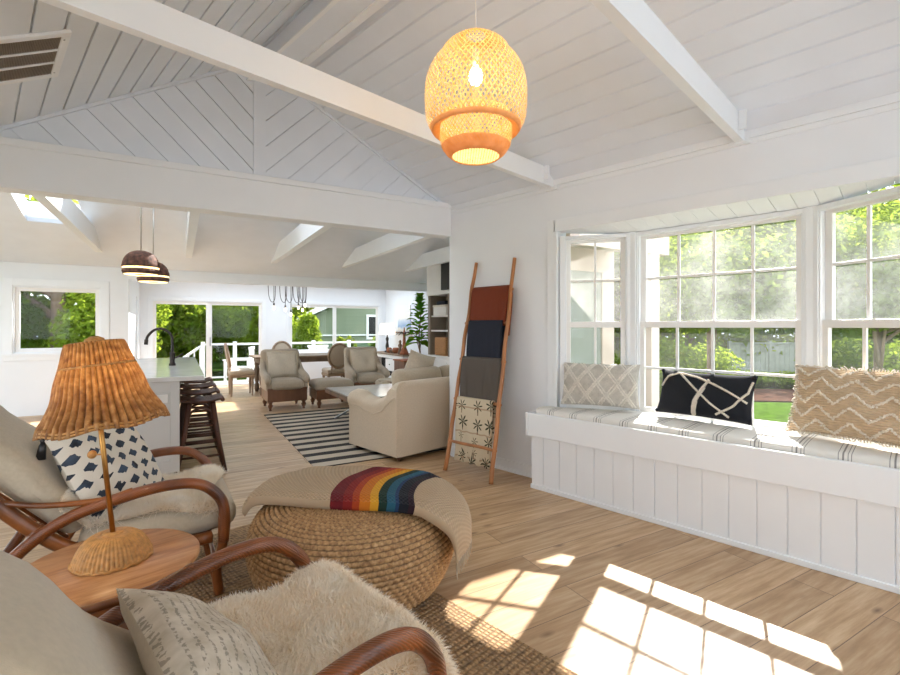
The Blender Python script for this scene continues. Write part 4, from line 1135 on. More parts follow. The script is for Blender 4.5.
for j in range(1, 34):
    pts = [on_pillow(M1, .62, .36, .20, .02+.96*i/60, j/34, .0+.0026*math.sin(i*2.0+j*PI)) for i in range(61)]; m.tube(pts, .0028, 4)
m.build('loop_rows', MT['greywool'], g1)

n2, M2 = place_pillow('navy_pillow', 'navy pillow crossed by shaggy white lines, in the middle of the bench', 3.70, 1.12, .66, .335, .18, YW+math.radians(-6), .32, MT['navy'])
# u runs from the far end of the bench to the near end as seen from the room
tufts(n2, M2, .66, .335, .18, [(.04, .60, .12, .80), (.12, .80, .25, .92), (.25, .92, .45, .84), (.45, .84, .64, .70), (.64, .70, .80, .56), (.80, .56, .97, .40), (.25, .92, .45, .58), (.45, .58, .62, .30), (.62, .30, .80, .06), (.68, .08, .84, .30), (.84, .30, .97, .60), (.97, .60, .985, .85)], MT['ivorytuft'], .0075, 60)
tufts(n2, M2, .66, .335, .18, [(.44, .02, .47, .30), (.47, .30, .53, .62), (.53, .62, .58, .80), (.45, .02, .485, .30), (.485, .30, .545, .62), (.455, .02, .495, .30)], MT['ivorytuft'], .010, 60, 'centre_band')
for (u, v) in ((.02, .97), (.98, .97), (.02, .04), (.98, .03)): m = MB(); m.ball(on_pillow(M2, .66, .335, .18, u, v, 0), .013, 6); m.build('corner_tip', MT['navy'], n2)

i3, M3 = place_pillow('ivory_textured_pillow', 'large sand pillow with ivory looped chevrons, nearest end of the bench', 3.58, .22, .76, .42, .22, YW+math.radians(-14), .33, MT['beigewool'])
m = MB()
for j in range(1, 30):
    pts = [on_pillow(M3, .76, .42, .22, .01+.98*i/60, j/30, .0015) for i in range(61)]; m.tube(pts, .0045, 5)
m.build('cord_rows', MT['beigewool'], i3)
for j in range(5):
    m = MB()
    for i in range(150):
        u = .02+.96*i/149; tri = abs((u*4.5) % 1.0-.5)*2; v = .02+.2*j+.17*tri
        if not .02 < v < .98: continue
        m.ball(on_pillow(M3, .76, .42, .22, u, v, .005)+Vector((rng.normal()*.003, 0, rng.normal()*.003)), .0068, 4)
    m.build('loop_tufts', MT['ivorytuft'], i3)
m = MB()
for side in range(3):
    for i in range(60):
        f = i/59
        u, v = ((.01, f), (f, .99), (f, .01))[side]
        p = on_pillow(M3, .76, .42, .22, u, v, 0); c = on_pillow(M3, .76, .42, .22, .5, .5, -.05); d = (p-c); d.y = 0; d = d.normalized()
        m.tube([p, p+d*.012+Vector((0, rng.normal()*.004, rng.normal()*.004)), p+d*.018+Vector((rng.normal()*.005, rng.normal()*.006, rng.normal()*.005))], .0038, 4)
m.build('edge_fringe', MT['ivorytuft'], i3)
# ------------------------------------------------------------------ kitchen island, faucet, stools, dome pendants
IS = fthing('kitchen_island', 'grey kitchen island with white stone top behind the rattan chair', 'kitchen island', -.30, 6.1)
# local frame: x across, y away
m = MB(); m.box(-.42, .30, -1.36, 1.45, .10, .885).box(-.38, .26, -1.32, 1.4, 0, .10); m.build('cabinet_body', MT['cab'], IS, bevel=.003)
m = MB()
for a in ((-.42, -.35, .10, .885), (.23, .30, .10, .885), (-.35, .23, .10, .20), (-.35, .23, .79, .885)): m.box(a[0], a[1], -1.375, -1.36, a[2], a[3])
m.build('end_panel', MT['cab'], IS, bevel=.002)
m = MB(); m.box(.13, .21, -1.372, -1.36, .70, .77); m.build('outlet_plate', MT['white'], IS, bevel=.003)
m = MB(); m.box(-.50, .49, -1.43, 1.55, .885, .925); m.build('stone_top', MT['quartz'], IS, bevel=.004)
fc = fthing('kitchen_faucet', 'dark bronze gooseneck faucet rising from the island top', 'faucet', -.07, 6.06, .925)
m = MB(); m.lathe([(.034, 0), (.034, .02), (.026, .03), (.024, .13), (.028, .14), (.018, .15)], 18); m.build('faucet_body', MT['iron'], fc)
m = MB(); m.tube(cr([(0, 0, .14), (0, 0, .27), (-.02, 0, .35), (-.09, -.01, .405), (-.17, -.01, .39), (-.225, -.015, .33), (-.24, -.015, .285)], 7), .0135, 12); m.tube([(-.24, -.015, .29), (-.245, -.015, .235)], .019, 12); m.build('spout', MT['iron'], fc)
m = MB(); m.tube([(.02, 0, .08), (.06, -.02, .10), (.10, -.03, .13)], .008, 8); m.build('lever', MT['iron'], fc)

def stool(label, b, a):
    s = fthing('counter_stool', label, 'stool', b, a, 0, 0, 'stools along the island')
    m = MB()
    for k in range(6):
        y = -.15+.06*k; P = cr([(-.175, y, .665+.018), (-.09, y, .665), (0, y, .660), (.09, y, .665), (.175, y, .665+.018)], 5)
        m.tube(P, .021, 8, flat=.62)
    m.tube([(-.18, -.17, .672), (-.18, .17, .672)], .019, 8).tube([(.18, -.17, .672), (.18, .17, .672)], .019, 8)
    m.build('seat', MT['darkwood'], s)
    for sx in (-1, 1):
        for sy in (-1, 1):
            m = MB(); m.tube([(sx*.095, sy*.13, .66), (sx*.14, sy*.16, .33), (sx*.20, sy*.19, 0)], [.026, .024, .019], 8); m.build('leg', MT['darkwood'], s)
    m = MB()
    for z in (.16, .30, .44):
        w = .20-.105*z/.66
        for sy in (-1, 1): m.tube([(-w, sy*(.19-.06*z/.66), z), (w, sy*(.19-.06*z/.66), z)], .011, 7)
    for z in (.22, .38):
        w = .20-.105*z/.66
        for sx in (-1, 1): m.tube([(sx*w, -.18, z), (sx*w, .18, z)], .011, 7)
    m.build('stretcher', MT['darkwood'], s)
    for sy in (-1, 1): m = MB(); m.tube(cr([(-.105, sy*.15, .46), (-.085, sy*.145, .56), (0, sy*.14, .60), (.085, sy*.145, .56), (.105, sy*.15, .46)], 5), .012, 8); m.build('arch_brace', MT['darkwood'], s)
    return s
for a, tx in ((5.08, 'dark slatted wooden stool at the near corner of the island'), (5.66, 'dark wooden stool second from the near end of the island'), (6.24, 'dark wooden stool third from the near end of the island'), (6.82, 'dark wooden stool closest to the glass doors, fourth along the island')):
    stool(tx, .17, a)
def dome(label, b, a, zb):
    d = fthing('dome_pendant', label, 'pendant lamp', b, a, zb, 0, 'dome pendants over the island')
    up = curveprof([(.160, .085), (.155, .12), (.135, .18), (.095, .225), (.05, .246), (.012, .252)], 6)
    R = []
    for i, (r, z) in enumerate(up): R.append([(r*(1+.03*math.sin(k*1.9+i*2.4))*math.cos(2*PI*k/72), r*(1+.03*math.sin(k*1.9+i*2.4))*math.sin(2*PI*k/72), z) for k in range(72)])
    m = MB(); m.grid(R, wv=True); o = m.build('woven_dome', MT['domeweave'], d); o.modifiers.new('thick', 'SOLIDIFY').thickness = .006
    m = MB(); m.lathe([(.150, .060), (.157, .084)], 48, cap=False); m.lathe([(.146, .018), (.137, .012), (.05, .014)], 48, cap=False); m.build('light_ring', MT['domelight'], d)
    m = MB(); lo_ = [(.155, .066), (.158, .045), (.148, .016)]
    m.grid([[(r*(1+.02*math.sin(k*2.1+i))*math.cos(2*PI*k/72), r*(1+.02*math.sin(k*2.1+i))*math.sin(2*PI*k/72), z) for k in range(72)] for i, (r, z) in enumerate(lo_)], wv=True); o = m.build('lower_rim', MT['domeweave'], d); o.modifiers.new('thick', 'SOLIDIFY').thickness = .005
    m = MB(); zc = fz(a)-zb; m.tube([(0, 0, .25), (0, 0, zc)], .006, 8); m.lathe([(.06, zc-.02), (.06, zc+.02)], 24); m.build('stem', MT['steel'], d)
    return d
dome('brown woven dome pendant over the near half of the island', -.333, 5.6, 1.855)
dome('brown woven dome pendant over the far half of the island, partly hidden', -.262, 6.4, 1.85)

# ------------------------------------------------------------------ cream swoop arm sofa in the opening (seen from behind)
sf = thing('sofa', 'oatmeal linen sofa with swooping rolled arms, its back to the front room', 'sofa', (2.95, 3.685, 0))
SWd, SD_ = 1.72, .86
def armtop(y):                                  # height of the arm along its depth, 0 at the back
    pts = [(0, .80), (.06, .79), (.14, .73), (.26, .635), (.40, .595), (.55, .61), (.70, .655), (.80, .66), (.86, .64)]
    for (a, p), (b, q_) in zip(pts, pts[1:]):
        if y <= b: t = (y-a)/(b-a); t = t*t*(3-2*t); return p+(q_-p)*t
    return pts[-1][1]
for sx in (0, 1):
    m = MB(); n = 30
    X0, X1 = (0, .19) if sx == 0 else (SWd-.19, SWd)
    P = []
    for i in range(n+1):
        y = .02+(SD_-.02)*i/n; t = armtop(y); bow = .02*math.sin(PI*i/n); rad = .075+.02*(y/SD_)
        o = -1 if sx == 0 else 1; xo = X0 if sx == 0 else X1; xi = X1 if sx == 0 else X0
        sec = [(xo, .05), (xo+o*bow*.3, .2), (xo+o*bow*.4, t-.17)]
        cx = xo-o*(.085)
        for k in range(9):
            an = PI*1.12*k/8-.22; sec.append((cx+o*(.085+.025*(y/SD_))*math.cos(an), t-.095+.095*math.sin(an)))
        sec += [(xi, t-.2), (xi, .05)]
        P.append([(x, y, z) for x, z in sec])
    m.grid(P)
    for e in (0, -1): m.add(P[e], [tuple(range(len(P[e])))])
    ao = m.build('arm', MT['sofa'], sf)
    m = MB(); o = -1 if sx == 0 else 1; xo = 0 if sx == 0 else SWd
    m.tube([(xo+o*.013, SD_*i/24, armtop(SD_*i/24)-.155) for i in range(1, 25)], .005, 6); m.build('piping', MT['sofa'], ao)
m = MB(); P = []
for i in range(25):
    x = SWd*i/24; e = min(x, SWd-x); top = .80-.07*max(0, 1-e/.14)**2; rec = .018*max(0, 1-e/.05)**2
    sec = [(rec, .05), (rec, .4), (rec+.0, top-.05), (rec+.02, top-.012), (rec+.06, top), (.13, top-.01), (.17, top-.05), (.2, .35), (.2, .05)]
    P.append([(x, y, z) for y, z in sec])
m.grid(P)
for e in (0, -1): m.add(P[e], [tuple(range(len(P[e])))])
m.build('back', MT['sofa'], sf)
m = MB(); m.softbox(SWd-.3, SD_-.16, .3, .03, 0, 8, T(SWd/2, SD_/2+.06, .21)); m.build('seat_base', MT['sofa'], sf)
for k in (0, 1):
    m = MB(); m.softbox(.66, .62, .17, .06, .03, 12, T(.19+.335+k*.67, .53, .43)); m.build('seat_cushion', MT['sofa'], sf)
    m = MB(); m.softbox(.66, .46, .17, .07, .04, 12, T(.19+.335+k*.67, .28, .67, rx=math.radians(78))); m.build('back_cushion', MT['cream'], sf)
for x in (.07, SWd-.07):
    for y in (.06, SD_-.07): m = MB(); m.lathe([(.02, 0), (.026, .06)], 12, T(x, y, 0)); m.build('foot', MT['walnut'], sf)
tp = thing('cream_pillow', 'pale pillow with light piping, corner showing over the sofa back', 'pillow', (3.56, 4.08, .53), .1)
m = MB(); Mp = T(0, 0, .30, rx=.18) @ T(0, 0, 0) @ Matrix.Rotation(.25, 4, 'Y'); m.pillow(.46, .46, .13, 14, Mp); m.build('pillow_cover', MT['clubpil'], tp)

# ------------------------------------------------------------------ wing chairs, their ottoman and pillows
def turned(h, r0=.03, n=12):
    return [(r0*.8, h), (r0*1.15, h*.86), (r0*.7, h*.74), (r0*1.25, h*.55), (r0*.95, h*.35), (r0*.5, h*.14), (r0*.75, h*.06), (r0*.55, 0)]
def club(label, b, a, rz):
    r = fthing('wing_chair', label, 'armchair', b, a, .008, rz, 'upholstered wing chairs')
    m = MB(); m.box(-.32, .33, -.31, .31, .14, .36); m.build('wood_frame', MT['walnut'], r, bevel=.012)
    m = MB(); m.softbox(.60, .52, .14, .055, .035, 10, T(.06, 0, .40)); m.build('seat_cushion', MT['club'], r)
    m = MB(); m.softbox(.17, .64, .66, .07, .0, 12, T(-.33, 0, .63, ry=-.16)); m.build('back', MT['club'], r)
    for s in (-1, 1):
        m = MB(); P = cr([(-.34, s*.285, .78), (-.20, s*.30, .62), (-.02, s*.305, .55), (.22, s*.305, .52), (.31, s*.305, .49)], 5)
        m.tube(P, [.045+.02*math.sin(PI*i/20) for i in range(len(P))], 10); m.softbox(.58, .09, .22, .035, 0, 6, T(.02, s*.29, .42)); m.ball((.31, s*.305, .48), (.05, .055, .065), 6); m.build('arm', MT['club'], r)
        for x in (.28, -.28):
            m = MB(); m.lathe(turned(.15, .034), 12, T(x, s*.26, 0)); m.build('leg', MT['walnut'], r)
    return r
club('wing chair with wood base standing at the edge of the striped rug', 1.52, 8.28, -PI/2)
club('wing chair with wood base between the footstool and the sofa', 3.02, 8.45, -PI/2-.05)
def sq_pillow(label, b, a, z, rz, w=.50, h=.46, m_='clubpil'):
    p = fthing('square_pillow', label, 'pillow', b, a, z, rz, 'pillows on the wing chairs')
    M_ = T(0, 0, h/2, rx=-.25); m = MB(); m.pillow(w, h, .15, 14, M_); c = m.build('pillow_cover', MT[m_], p)
    m = MB(); pts = [M_ @ Vector((sx*w/2*.985, 0, sz*h/2*.985)) for sx, sz in ((-1, -1), (1, -1), (1, 1), (-1, 1))]
    m.tube([pts[k].lerp(pts[(k+1) % 4], i/6) for k in range(4) for i in range(6)], .009, 6, closed=True); m.build('piping', MT['cream2'], p); return p
sq_pillow('pale square pillow with ruffled edge on the wing chair at the rug edge', 1.52, 8.40, .48, 0)
sq_pillow('pale square pillow on the wing chair beyond the sofa', 3.02, 8.57, .48, .05)
ot = fthing('footstool', 'upholstered footstool on wooden base between the two wing chairs', 'ottoman', 2.27, 8.12, .008)
m = MB(); m.box(-.31, .31, -.27, .27, .14, .30); m.build('wood_frame', MT['walnut'], ot, bevel=.012)
m = MB(); m.softbox(.66, .58, .14, .06, .04, 10, T(0, 0, .36)); m.build('top_cushion', MT['club'], ot)
for x in (-.26, .26):
    for y in (-.22, .22): m = MB(); m.lathe(turned(.15, .034), 12, T(x, y, 0)); m.build('leg', MT['walnut'], ot)
ct = fthing('coffee_table', 'pale topped coffee table with crossed legs beside the sofa', 'table', 2.4, 6.3, .008)
m = MB(); m.box(-.55, .55, -.65, .65, .42, .45); m.build('table_top', MT['greywood'], ct, bevel=.005)
m = MB(); m.box(-.52, .52, -.62, .62, .45, .456); m.build('stone_inlay', MT['quartz'], ct)
m = MB(); m.box(-.55, .55, -.65, .65, .385, .42); m.build('apron', MT['walnut'], ct, bevel=.004)
for s in (-1, 1):
    for s2 in (-1, 1): m = MB(); m.tube([(s2*.42, s*.58, .40), (-s2*.42*.3+s2*.1, s*.58, .2), (-s2*.42, s*.58, 0)], .016, 8); m.build('leg', MT['steel'], ct)
sb = fthing('fabric_basket', 'beige plaid fabric basket on the rug between sofa and wing chair', 'basket', 3.02, 7.35, .008)
m = MB(); m.softbox(.36, .36, .46, .04, 0, 8, T(0, 0, .23)); m.build('basket_body', MT['cream'], sb)
m = MB(); m.tube([(.17*math.cos(a), .17*math.sin(a), .46) for a in [2*PI*k/24 for k in range(24)]], .02, 6, closed=True); m.build('rim', MT['clubpil'], sb)
m = MB(); m.box(-.184, .184, -.184, -.178, .1, .16).box(-.05, 0.0, -.184, -.178, .02, .44); m.build('band', MT['walnut'], sb)

# ------------------------------------------------------------------ dining table, chairs, chandelier
dt = fthing('dining_table', 'long wooden dining table with turned legs in front of the big window', 'table', 2.35, 10.3)
m = MB(); m.box(-1.08, 1.08, -.48, .48, .725, .765); m.build('table_top', MT['greywood'], dt, bevel=.006)
m = MB(); m.box(-1.0, 1.0, -.40, .40, .63, .725); m.build('apron', MT['greywood'], dt, bevel=.004)
for x in (-.94, .94):
    for y in (-.36, .36):
        m = MB(); m.lathe([(.05, .66), (.05, .56), (.035, .54), (.06, .44), (.065, .36), (.045, .24), (.03, .18), (.05, .15), (.05, .05), (.03, 0)], 14, T(x, y, 0)); m.build('leg', MT['greywood'], dt)
def dchair(label, b, a, rz):
    r = fthing('dining_chair', label, 'chair', b, a, 0, rz, 'oval back dining chairs')
    m = MB(); m.softbox(.46, .46, .09, .035, .02, 8, T(0, 0, .46)); m.build('seat', MT['club'], r)
    m = MB(); m.box(-.23, .23, -.23, .23, .36, .42); m.build('seat_rail', MT['chairwood'], r, bevel=.015)
    # oval back
    Mb = T(-.24, 0, .77, ry=-.16)
    m = MB(); m.tube([Mb @ Vector((0, .205*math.cos(t), .245*math.sin(t))) for t in [2*PI*k/36 for k in range(36)]], .026, 8, closed=True); fr_ = m.build('oval_frame', MT['chairwood'], r)
    m = MB(); m.ball((0, 0, 0), (.03, .185, .225), 10, Mb); m.build('oval_pad', MT['club'], r)
    for s in (-1, 1): m = MB(); m.tube([(-.215, s*.15, .42), Mb @ Vector((0, s*.13, -.205))], .018, 8); m.build('back_post', MT['chairwood'], r)
    for x in (.19, -.19):
        for s in (-1, 1): m = MB(); m.lathe([(.028, .37), (.03, .33), (.02, .30), (.026, .25), (.016, .02), (.018, 0)], 10, T(x, s*.19, 0)); m.build('leg', MT['chairwood'], r)
    return r
dchair('oval back dining chair at the head of the table by the glass doors', 1.06, 10.25, 0)
dchair('oval back dining chair with its back to the room, between the wing chairs', 2.78, 9.62, PI/2)
dchair('oval back dining chair on the window side of the table', 2.02, 11.0, -PI/2)
st2 = fthing('upholstered_stool', 'low upholstered stool tucked at the table behind the wing chair', 'stool', 3.30, 9.55)
m = MB(); m.softbox(.5, .42, .16, .05, .02, 8, T(0, 0, .42)); m.build('seat', MT['club'], st2)
for x in (-.2, .2):
    for y in (-.15, .15): m = MB(); m.lathe([(.024, .35), (.02, .1), (.016, 0)], 10, T(x, y, 0)); m.build('leg', MT['chairwood'], st2)
chd = fthing('wire_chandelier', 'dark chandelier of looped cables and bare bulbs over the dining table', 'chandelier', 2.08, 10.6, 2.42)
m = MB(); m.box(-.34, .34, -.03, .03, -.14, -.10); m.tube([(-.2, 0, -.1), (-.2, 0, 0)], .008, 6).tube([(.2, 0, -.1), (.2, 0, 0)], .008, 6); m.lathe([(.09, -.02), (.09, 0)], 20); m.build('bar', MT['iron'], chd)
for k, (x, z) in enumerate(((-.34, -.56), (-.10, -.60), (.0, -.70), (.17, -.55), (.26, -.60), (.30, -.50))):
    y = .05*math.sin(k*2.2)
    m = MB(); m.tube(cr([(x-.12, y, -.12), (x-.10, y, -.42), (x-.04, y, -.54), (x+.02, y, -.46), (x+.03, y, -.12)], 5), .0065, 6); m.tube([(x, y, -.12), (x, y, z)], .0065, 6); m.tube([(x, y, z), (x, y, z-.06)], .017, 8); c = m.build('looped_cable', MT['iron'], chd)
    m = MB(); m.ball((x, y, z-.10), (.026, .026, .04), 7); m.build('bulb', MT['filament'], c)

# ------------------------------------------------------------------ right hand side of the wing
cs = fthing('console_cabinet', 'long pale console cabinet against the white side wall, open dark niche', 'cabinet', 4.58, 10.75)
m = MB(); m.box(-.22, .25, -.95, .95, .68, .72); m.build('top_board', MT['chairwood'], cs, bevel=.004)
m = MB(); m.box(.0, .25, -.93, .93, .06, .68).box(-.2, 0, -.93, -.45, .06, .68).box(-.2, 0, .85, .93, .06, .68).box(-.2, 0, -.45, .85, .06, .14).box(-.2, 0, -.45, .85, .60, .68); m.build('cabinet_body', MT['white'], cs, bevel=.003)
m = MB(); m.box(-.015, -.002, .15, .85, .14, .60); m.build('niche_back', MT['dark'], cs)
m = MB(); m.box(-.215, -.2, -.91, -.48, .1, .64); d = m.build('door', MT['white'], cs, bevel=.003); m = MB(); m.ball((-.225, -.55, .4), .015, 6); m.build('knob', MT['iron'], d)
m = MB(); m.box(-.20, -.0, -.43, .12, .3, .58); d = m.build('drawer', MT['white'], cs, bevel=.003); m = MB(); m.ball((-.21, -.15, .45), .015, 6); m.build('knob', MT['iron'], d)
cl = fthing('white_table_lamp', 'white drum shade lamp with dark baluster base on the pale console', 'lamp', 4.52, 11.1, .72)
m = MB(); m.lathe([(.07, 0), (.07, .03), (.03, .05), (.045, .15), (.025, .26), (.04, .34), (.015, .40), (.012, .46)], 18); m.build('lamp_base', MT['iron'], cl)
m = MB(); m.lathe([(.21, .44), (.17, .72)], 32, cap=False); m.build('lamp_shade', MT['lampfabric'], cl)
def small(name, label, cat, b, a, z, prof, m_):
    o = fthing(name, label, cat, b, a, z); mm = MB(); mm.lathe(prof, 16); mm.build('body', MT[m_], o); return o
small('brown_jar', 'small brown jar on the console beside the white lamp', 'jar', 4.46, 10.82, .72, [(.05, 0), (.07, .05), (.06, .11), (.04, .13)], 'terracotta')
small('grey_bowl', 'small grey bowl on the console, between two brown ornaments', 'bowl', 4.46, 10.62, .72, [(.04, 0), (.08, .06), (.085, .09), (.075, .09), (.03, .02)], 'greywood')
small('brown_pot', 'squat brown pot in the middle of the console', 'pot', 4.46, 10.42, .72, [(.05, 0), (.085, .06), (.07, .13), (.05, .14)], 'terracotta')
small('dark_figurine', 'slim dark figurine on the console next to the tall ornament', 'figurine', 4.44, 10.12, .72, [(.05, 0), (.055, .04), (.03, .12), (.05, .2), (.025, .25), (.035, .29), (.01, .33)], 'greywood')
tr_ = fthing('palm_ornament', 'tall brown palm tree ornament on the near end of the console', 'ornament', 4.46, 9.93, .72)
m = MB(); m.lathe([(.11, 0), (.09, .06), (.05, .16), (.035, .3), (.03, .46), (.012, .62)], 14); m.build('trunk', MT['terracotta'], tr_)
for k in range(7):
    an = 2*PI*k/7; m = MB(); m.tube([(0, 0, .45), (.1*math.cos(an), .1*math.sin(an), .52), (.2*math.cos(an), .2*math.sin(an), .44)], [.01, .02, .004], 6, flat=.4); m.build('frond', MT['iron'], tr_)
wc = fthing('wooden_chest', 'dark wooden two tier chest in front of the console', 'chest', 4.28, 9.35)
m = MB(); m.box(-.2, .2, -.28, .28, 0, .33).box(-.2, .2, -.28, .28, .36, .62); m.build('chest_body', MT['walnut'], wc, bevel=.008)
m = MB(); m.box(-.22, .22, -.3, .3, .33, .36).box(-.22, .22, -.3, .3, .62, .65); m.build('shelf_board', MT['terracotta'], wc, bevel=.003)
pc = fthing('wall_picture', 'pale seascape canvas on the side wall above the ledge', 'picture', SB-.015, 10.72, 1.24)
N = NT('seascape'); sp_ = N.add('ShaderNodeSeparateXYZ'); N.link(N.coord('Object'), sp_.inputs[0])
h_ = N.math('ADD', sp_.outputs['Z'], N.math('MULTIPLY', N.noise(N.coord('Object'), 9), .12))
N.set(Base_Color=N.ramp(N.math('MULTIPLY', h_, 1.6), [(.18, lin('#d9d8d2')), (.30, lin('#8fa9c9')), (.48, lin('#b9c6d6')), (.62, lin('#e6e4de'))]), Roughness=.7)
m = MB(); m.box(-.012, .012, -.34, .40, .02, .64); m.build('canvas', N.m, pc, bevel=.003)
lg = fthing('picture_ledge', 'narrow wooden ledge under the seascape on the side wall', 'shelf', SB-.07, 10.75, 1.20)
m = MB(); m.box(-.06, .07, -.5, .5, 0, .03); m.build('ledge_board', MT['greywood'], lg, bevel=.004)
# fiddle leaf fig
fg = fthing('fiddle_leaf_fig', 'tall green fiddle leaf fig in a white pot beside the grey shelving', 'plant', 4.40, 9.0)
m = MB(); m.lathe([(.13, 0), (.18, .12), (.19, .30), (.175, .34), (.16, .33), (.15, .28)], 24); m.build('pot', MT['pot'], fg)
m = MB(); m.tube(cr([(0, 0, .28), (.02, .0, .7), (-.01, .02, 1.1), (.02, 0, 1.6), (.0, 0, 1.95)], 6), .014, 8); m.tube([(.01, .01, .9), (.08, .08, 1.1), (.1, .12, 1.3)], .009, 6).tube([(.01, .01, .8), (-.09, -.06, 1.05), (-.12, -.08, 1.25)], .009, 6); m.build('stem', MT['bark'], fg)
def leafblade(m, base, d, L, w, droop=.3):
    d = Vector(d).normalized(); s = d.cross(Vector((0, 0, 1))); s = s.normalized() if s.length > .01 else Vector((1, 0, 0)); up = s.cross(d)
    P = []
    for i in range(6):
        t = i/5; ww = w*math.sin(PI*min(1, .12+t*.88))**.7*(1.0 if t > .5 else .8); c = Vector(base)+d*L*t-Vector((0, 0, 1))*L*droop*t*t
        P.append([c-s*ww+up*ww*.3, c, c+s*ww+up*ww*.3])
    m.grid(P)
for k in range(46):
    f = k/45; z = .98+1.0*f; an = k*2.4; rad = .02+.10*math.sin(PI*min(1, .1+f))
    el = .15+.95*f; m = MB(); leafblade(m, (rad*math.cos(an)*.5, rad*math.sin(an)*.5, z), (math.cos(an)*math.cos(el), math.sin(an)*math.cos(el), math.sin(el)), .34-.10*f, .135-.045*f, .5)
    m.build('leaf', MT['leafF'], fg)
# built-in shelving
bi = fthing('built_in_shelving', 'grey panelled built in shelving with white cabinet below, beyond the ladder', 'shelving', 4.62, 7.8)
m = MB(); m.box(-.22, .22, .72, .82, .78, 1.98).box(.14, .22, -.8, .72, .78, 1.98).box(-.22, .22, -.05, .0, .78, 1.98); m.build('grey_panelling', MT['shelfgrey'], bi, bevel=.003)
m = MB(); m.box(-.23, .22, -.8, .82, 0, .76).box(-.25, .22, -.8, .82, .75, .79); cbx = m.build('white_cabinet', MT['white'], bi, bevel=.004)
for y in (.02, .42): m = MB(); m.box(-.245, -.23, y, y+.38, .06, .72); d = m.build('door', MT['white'], bi, bevel=.003); m = MB(); m.tube([(-.255, y+.12, .42), (-.255, y+.22, .42)], .008, 6); m.build('handle', MT['iron'], d)
for z in (1.26, 1.55): m = MB(); m.box(-.2, .14, .0, .72, z, z+.03); m.build('shelf_board', MT['white'], bi, bevel=.003)
m = MB(); m.box(-.24, .22, -.8, .83, 1.98, 3.0); m.build('soffit', MT['white'], bi)
wb = fthing('wicker_basket', 'brown wicker basket on the bottom shelf of the grey shelving', 'basket', 4.55, 8.14, .79)
m = MB(); m.softbox(.28, .46, .36, .03, 0, 8, T(0, 0, .18)); m.build('basket_body', MT['basket'], wb)
bx = fthing('white_box', 'white storage box on the middle grey shelf above the basket', 'box', 4.52, 8.12, 1.58)
m = MB(); m.box(-.13, .13, -.25, .25, 0, .16); m.build('box_body', MT['white'], bx, bevel=.006)
m = MB(); m.box(-.14, .14, -.26, .26, .16, .2); m.build('lid', MT['greytuft'], bx, bevel=.006)
bk = fthing('folded_cloth', 'dark blue folded cloth on the white storage box', 'cloth', 4.52, 8.12, 1.78)
m = MB(); m.softbox(.22, .34, .08, .03, 0, 6, T(0, 0, .04)); m.build('cloth', MT['navyknit'], bk)
tvt = fthing('wall_television', 'black television mounted high beside the grey shelving, mostly hidden', 'television', 4.345, 7.42, 2.05)
m = MB(); m.box(-.03, .03, -.45, .5, 0, .56); m.build('bezel', MT['black'], tvt, bevel=.004)
m = MB(); m.box(-.033, -.03, -.43, .48, .02, .54); m.build('screen', MT['black'], tvt)
# ------------------------------------------------------------------ outside
GZ = -.35
MT['fence'] = mat('fence_paint', '#7d8276', .8, .1, 6)
MT['bounce_paving'] = mat('bounce_stone', (.58, .60, .64, 1), .8, .08, 3)  # pale stone for the added light-bouncing paving
m = MB(); m.prism([(-60, -60), (80, -60), (80, 80), (-60, 80)], GZ-.3, GZ); struct('lawn', m, MT['lawn'])
m = MB(); m.prism([(-16, -18), (3.4, -18), (3.4, -3.14), (-1.4, -3.14), (-1.4, 3.0), (-4.6, 3.6), (-16, 6)], GZ, GZ+.2); struct('bounce_paving', m, MT['bounce_paving'])  # unseen paving, added to bounce neutral light up to the ceilings
m = MB(); m.box(-3.2, 8.5, FA+.13, 13.35, -.12, -.05)
for k in range(9): m.box(-3.2, 8.5, FA+.14+k*.135, FA+.14+k*.135+.128, -.05, -.02)
struct('deck', m, MT['deck'], True)
def rail(name, label, pts, posts, top, glass=True):
    r = fthing(name, label, 'railing', 0, 0)
    for (b, a) in posts: m = MB(); m.box(b-.045, b+.045, a-.045, a+.045, -.02, top+.06); m.build('post', MT['white'], r, bevel=.004)
    (b0, a0), (b1, a1) = pts
    m = MB(); m.box(b0, b1, a0-.03, a0+.03, top-.03, top+.02).box(b0, b1, a0-.02, a0+.02, .07, .11); m.build('rail', MT['white'], r, bevel=.003)
    m = MB(); m.box(b0, b1, a0-.004, a0+.004, .11, top-.03); m.build('glass_panel', MT['glasspanel'], r)
    return r
rail('deck_railing', 'white deck railing with glass panels beyond the dining room windows', ((.5, 13.2), (8.4, 13.2)), [(.5, 13.2), (1.22, 13.2), (2.2, 13.2), (3.2, 13.2), (4.2, 13.2), (5.2, 13.2), (6.2, 13.2), (7.2, 13.2), (8.3, 13.2)], .92)
sr = fthing('stair_railing', 'white handrail sloping down the deck stairs by the corner post', 'railing', .5, 13.2)
m = MB(); m.tube([(0, 0, .9), (-.75, 0, .36)], .032, 4); m.tube([(0, 0, .2), (-.75, 0, -.3)], .025, 4); m.build('handrail', MT['white'], sr)
for k in range(6): m = MB(); f = (k+.5)/6; m.box(-.75*f-.015, -.75*f+.015, -.015, .015, .2-.5*f, .9-.54*f); m.build('baluster', MT['white'], sr)
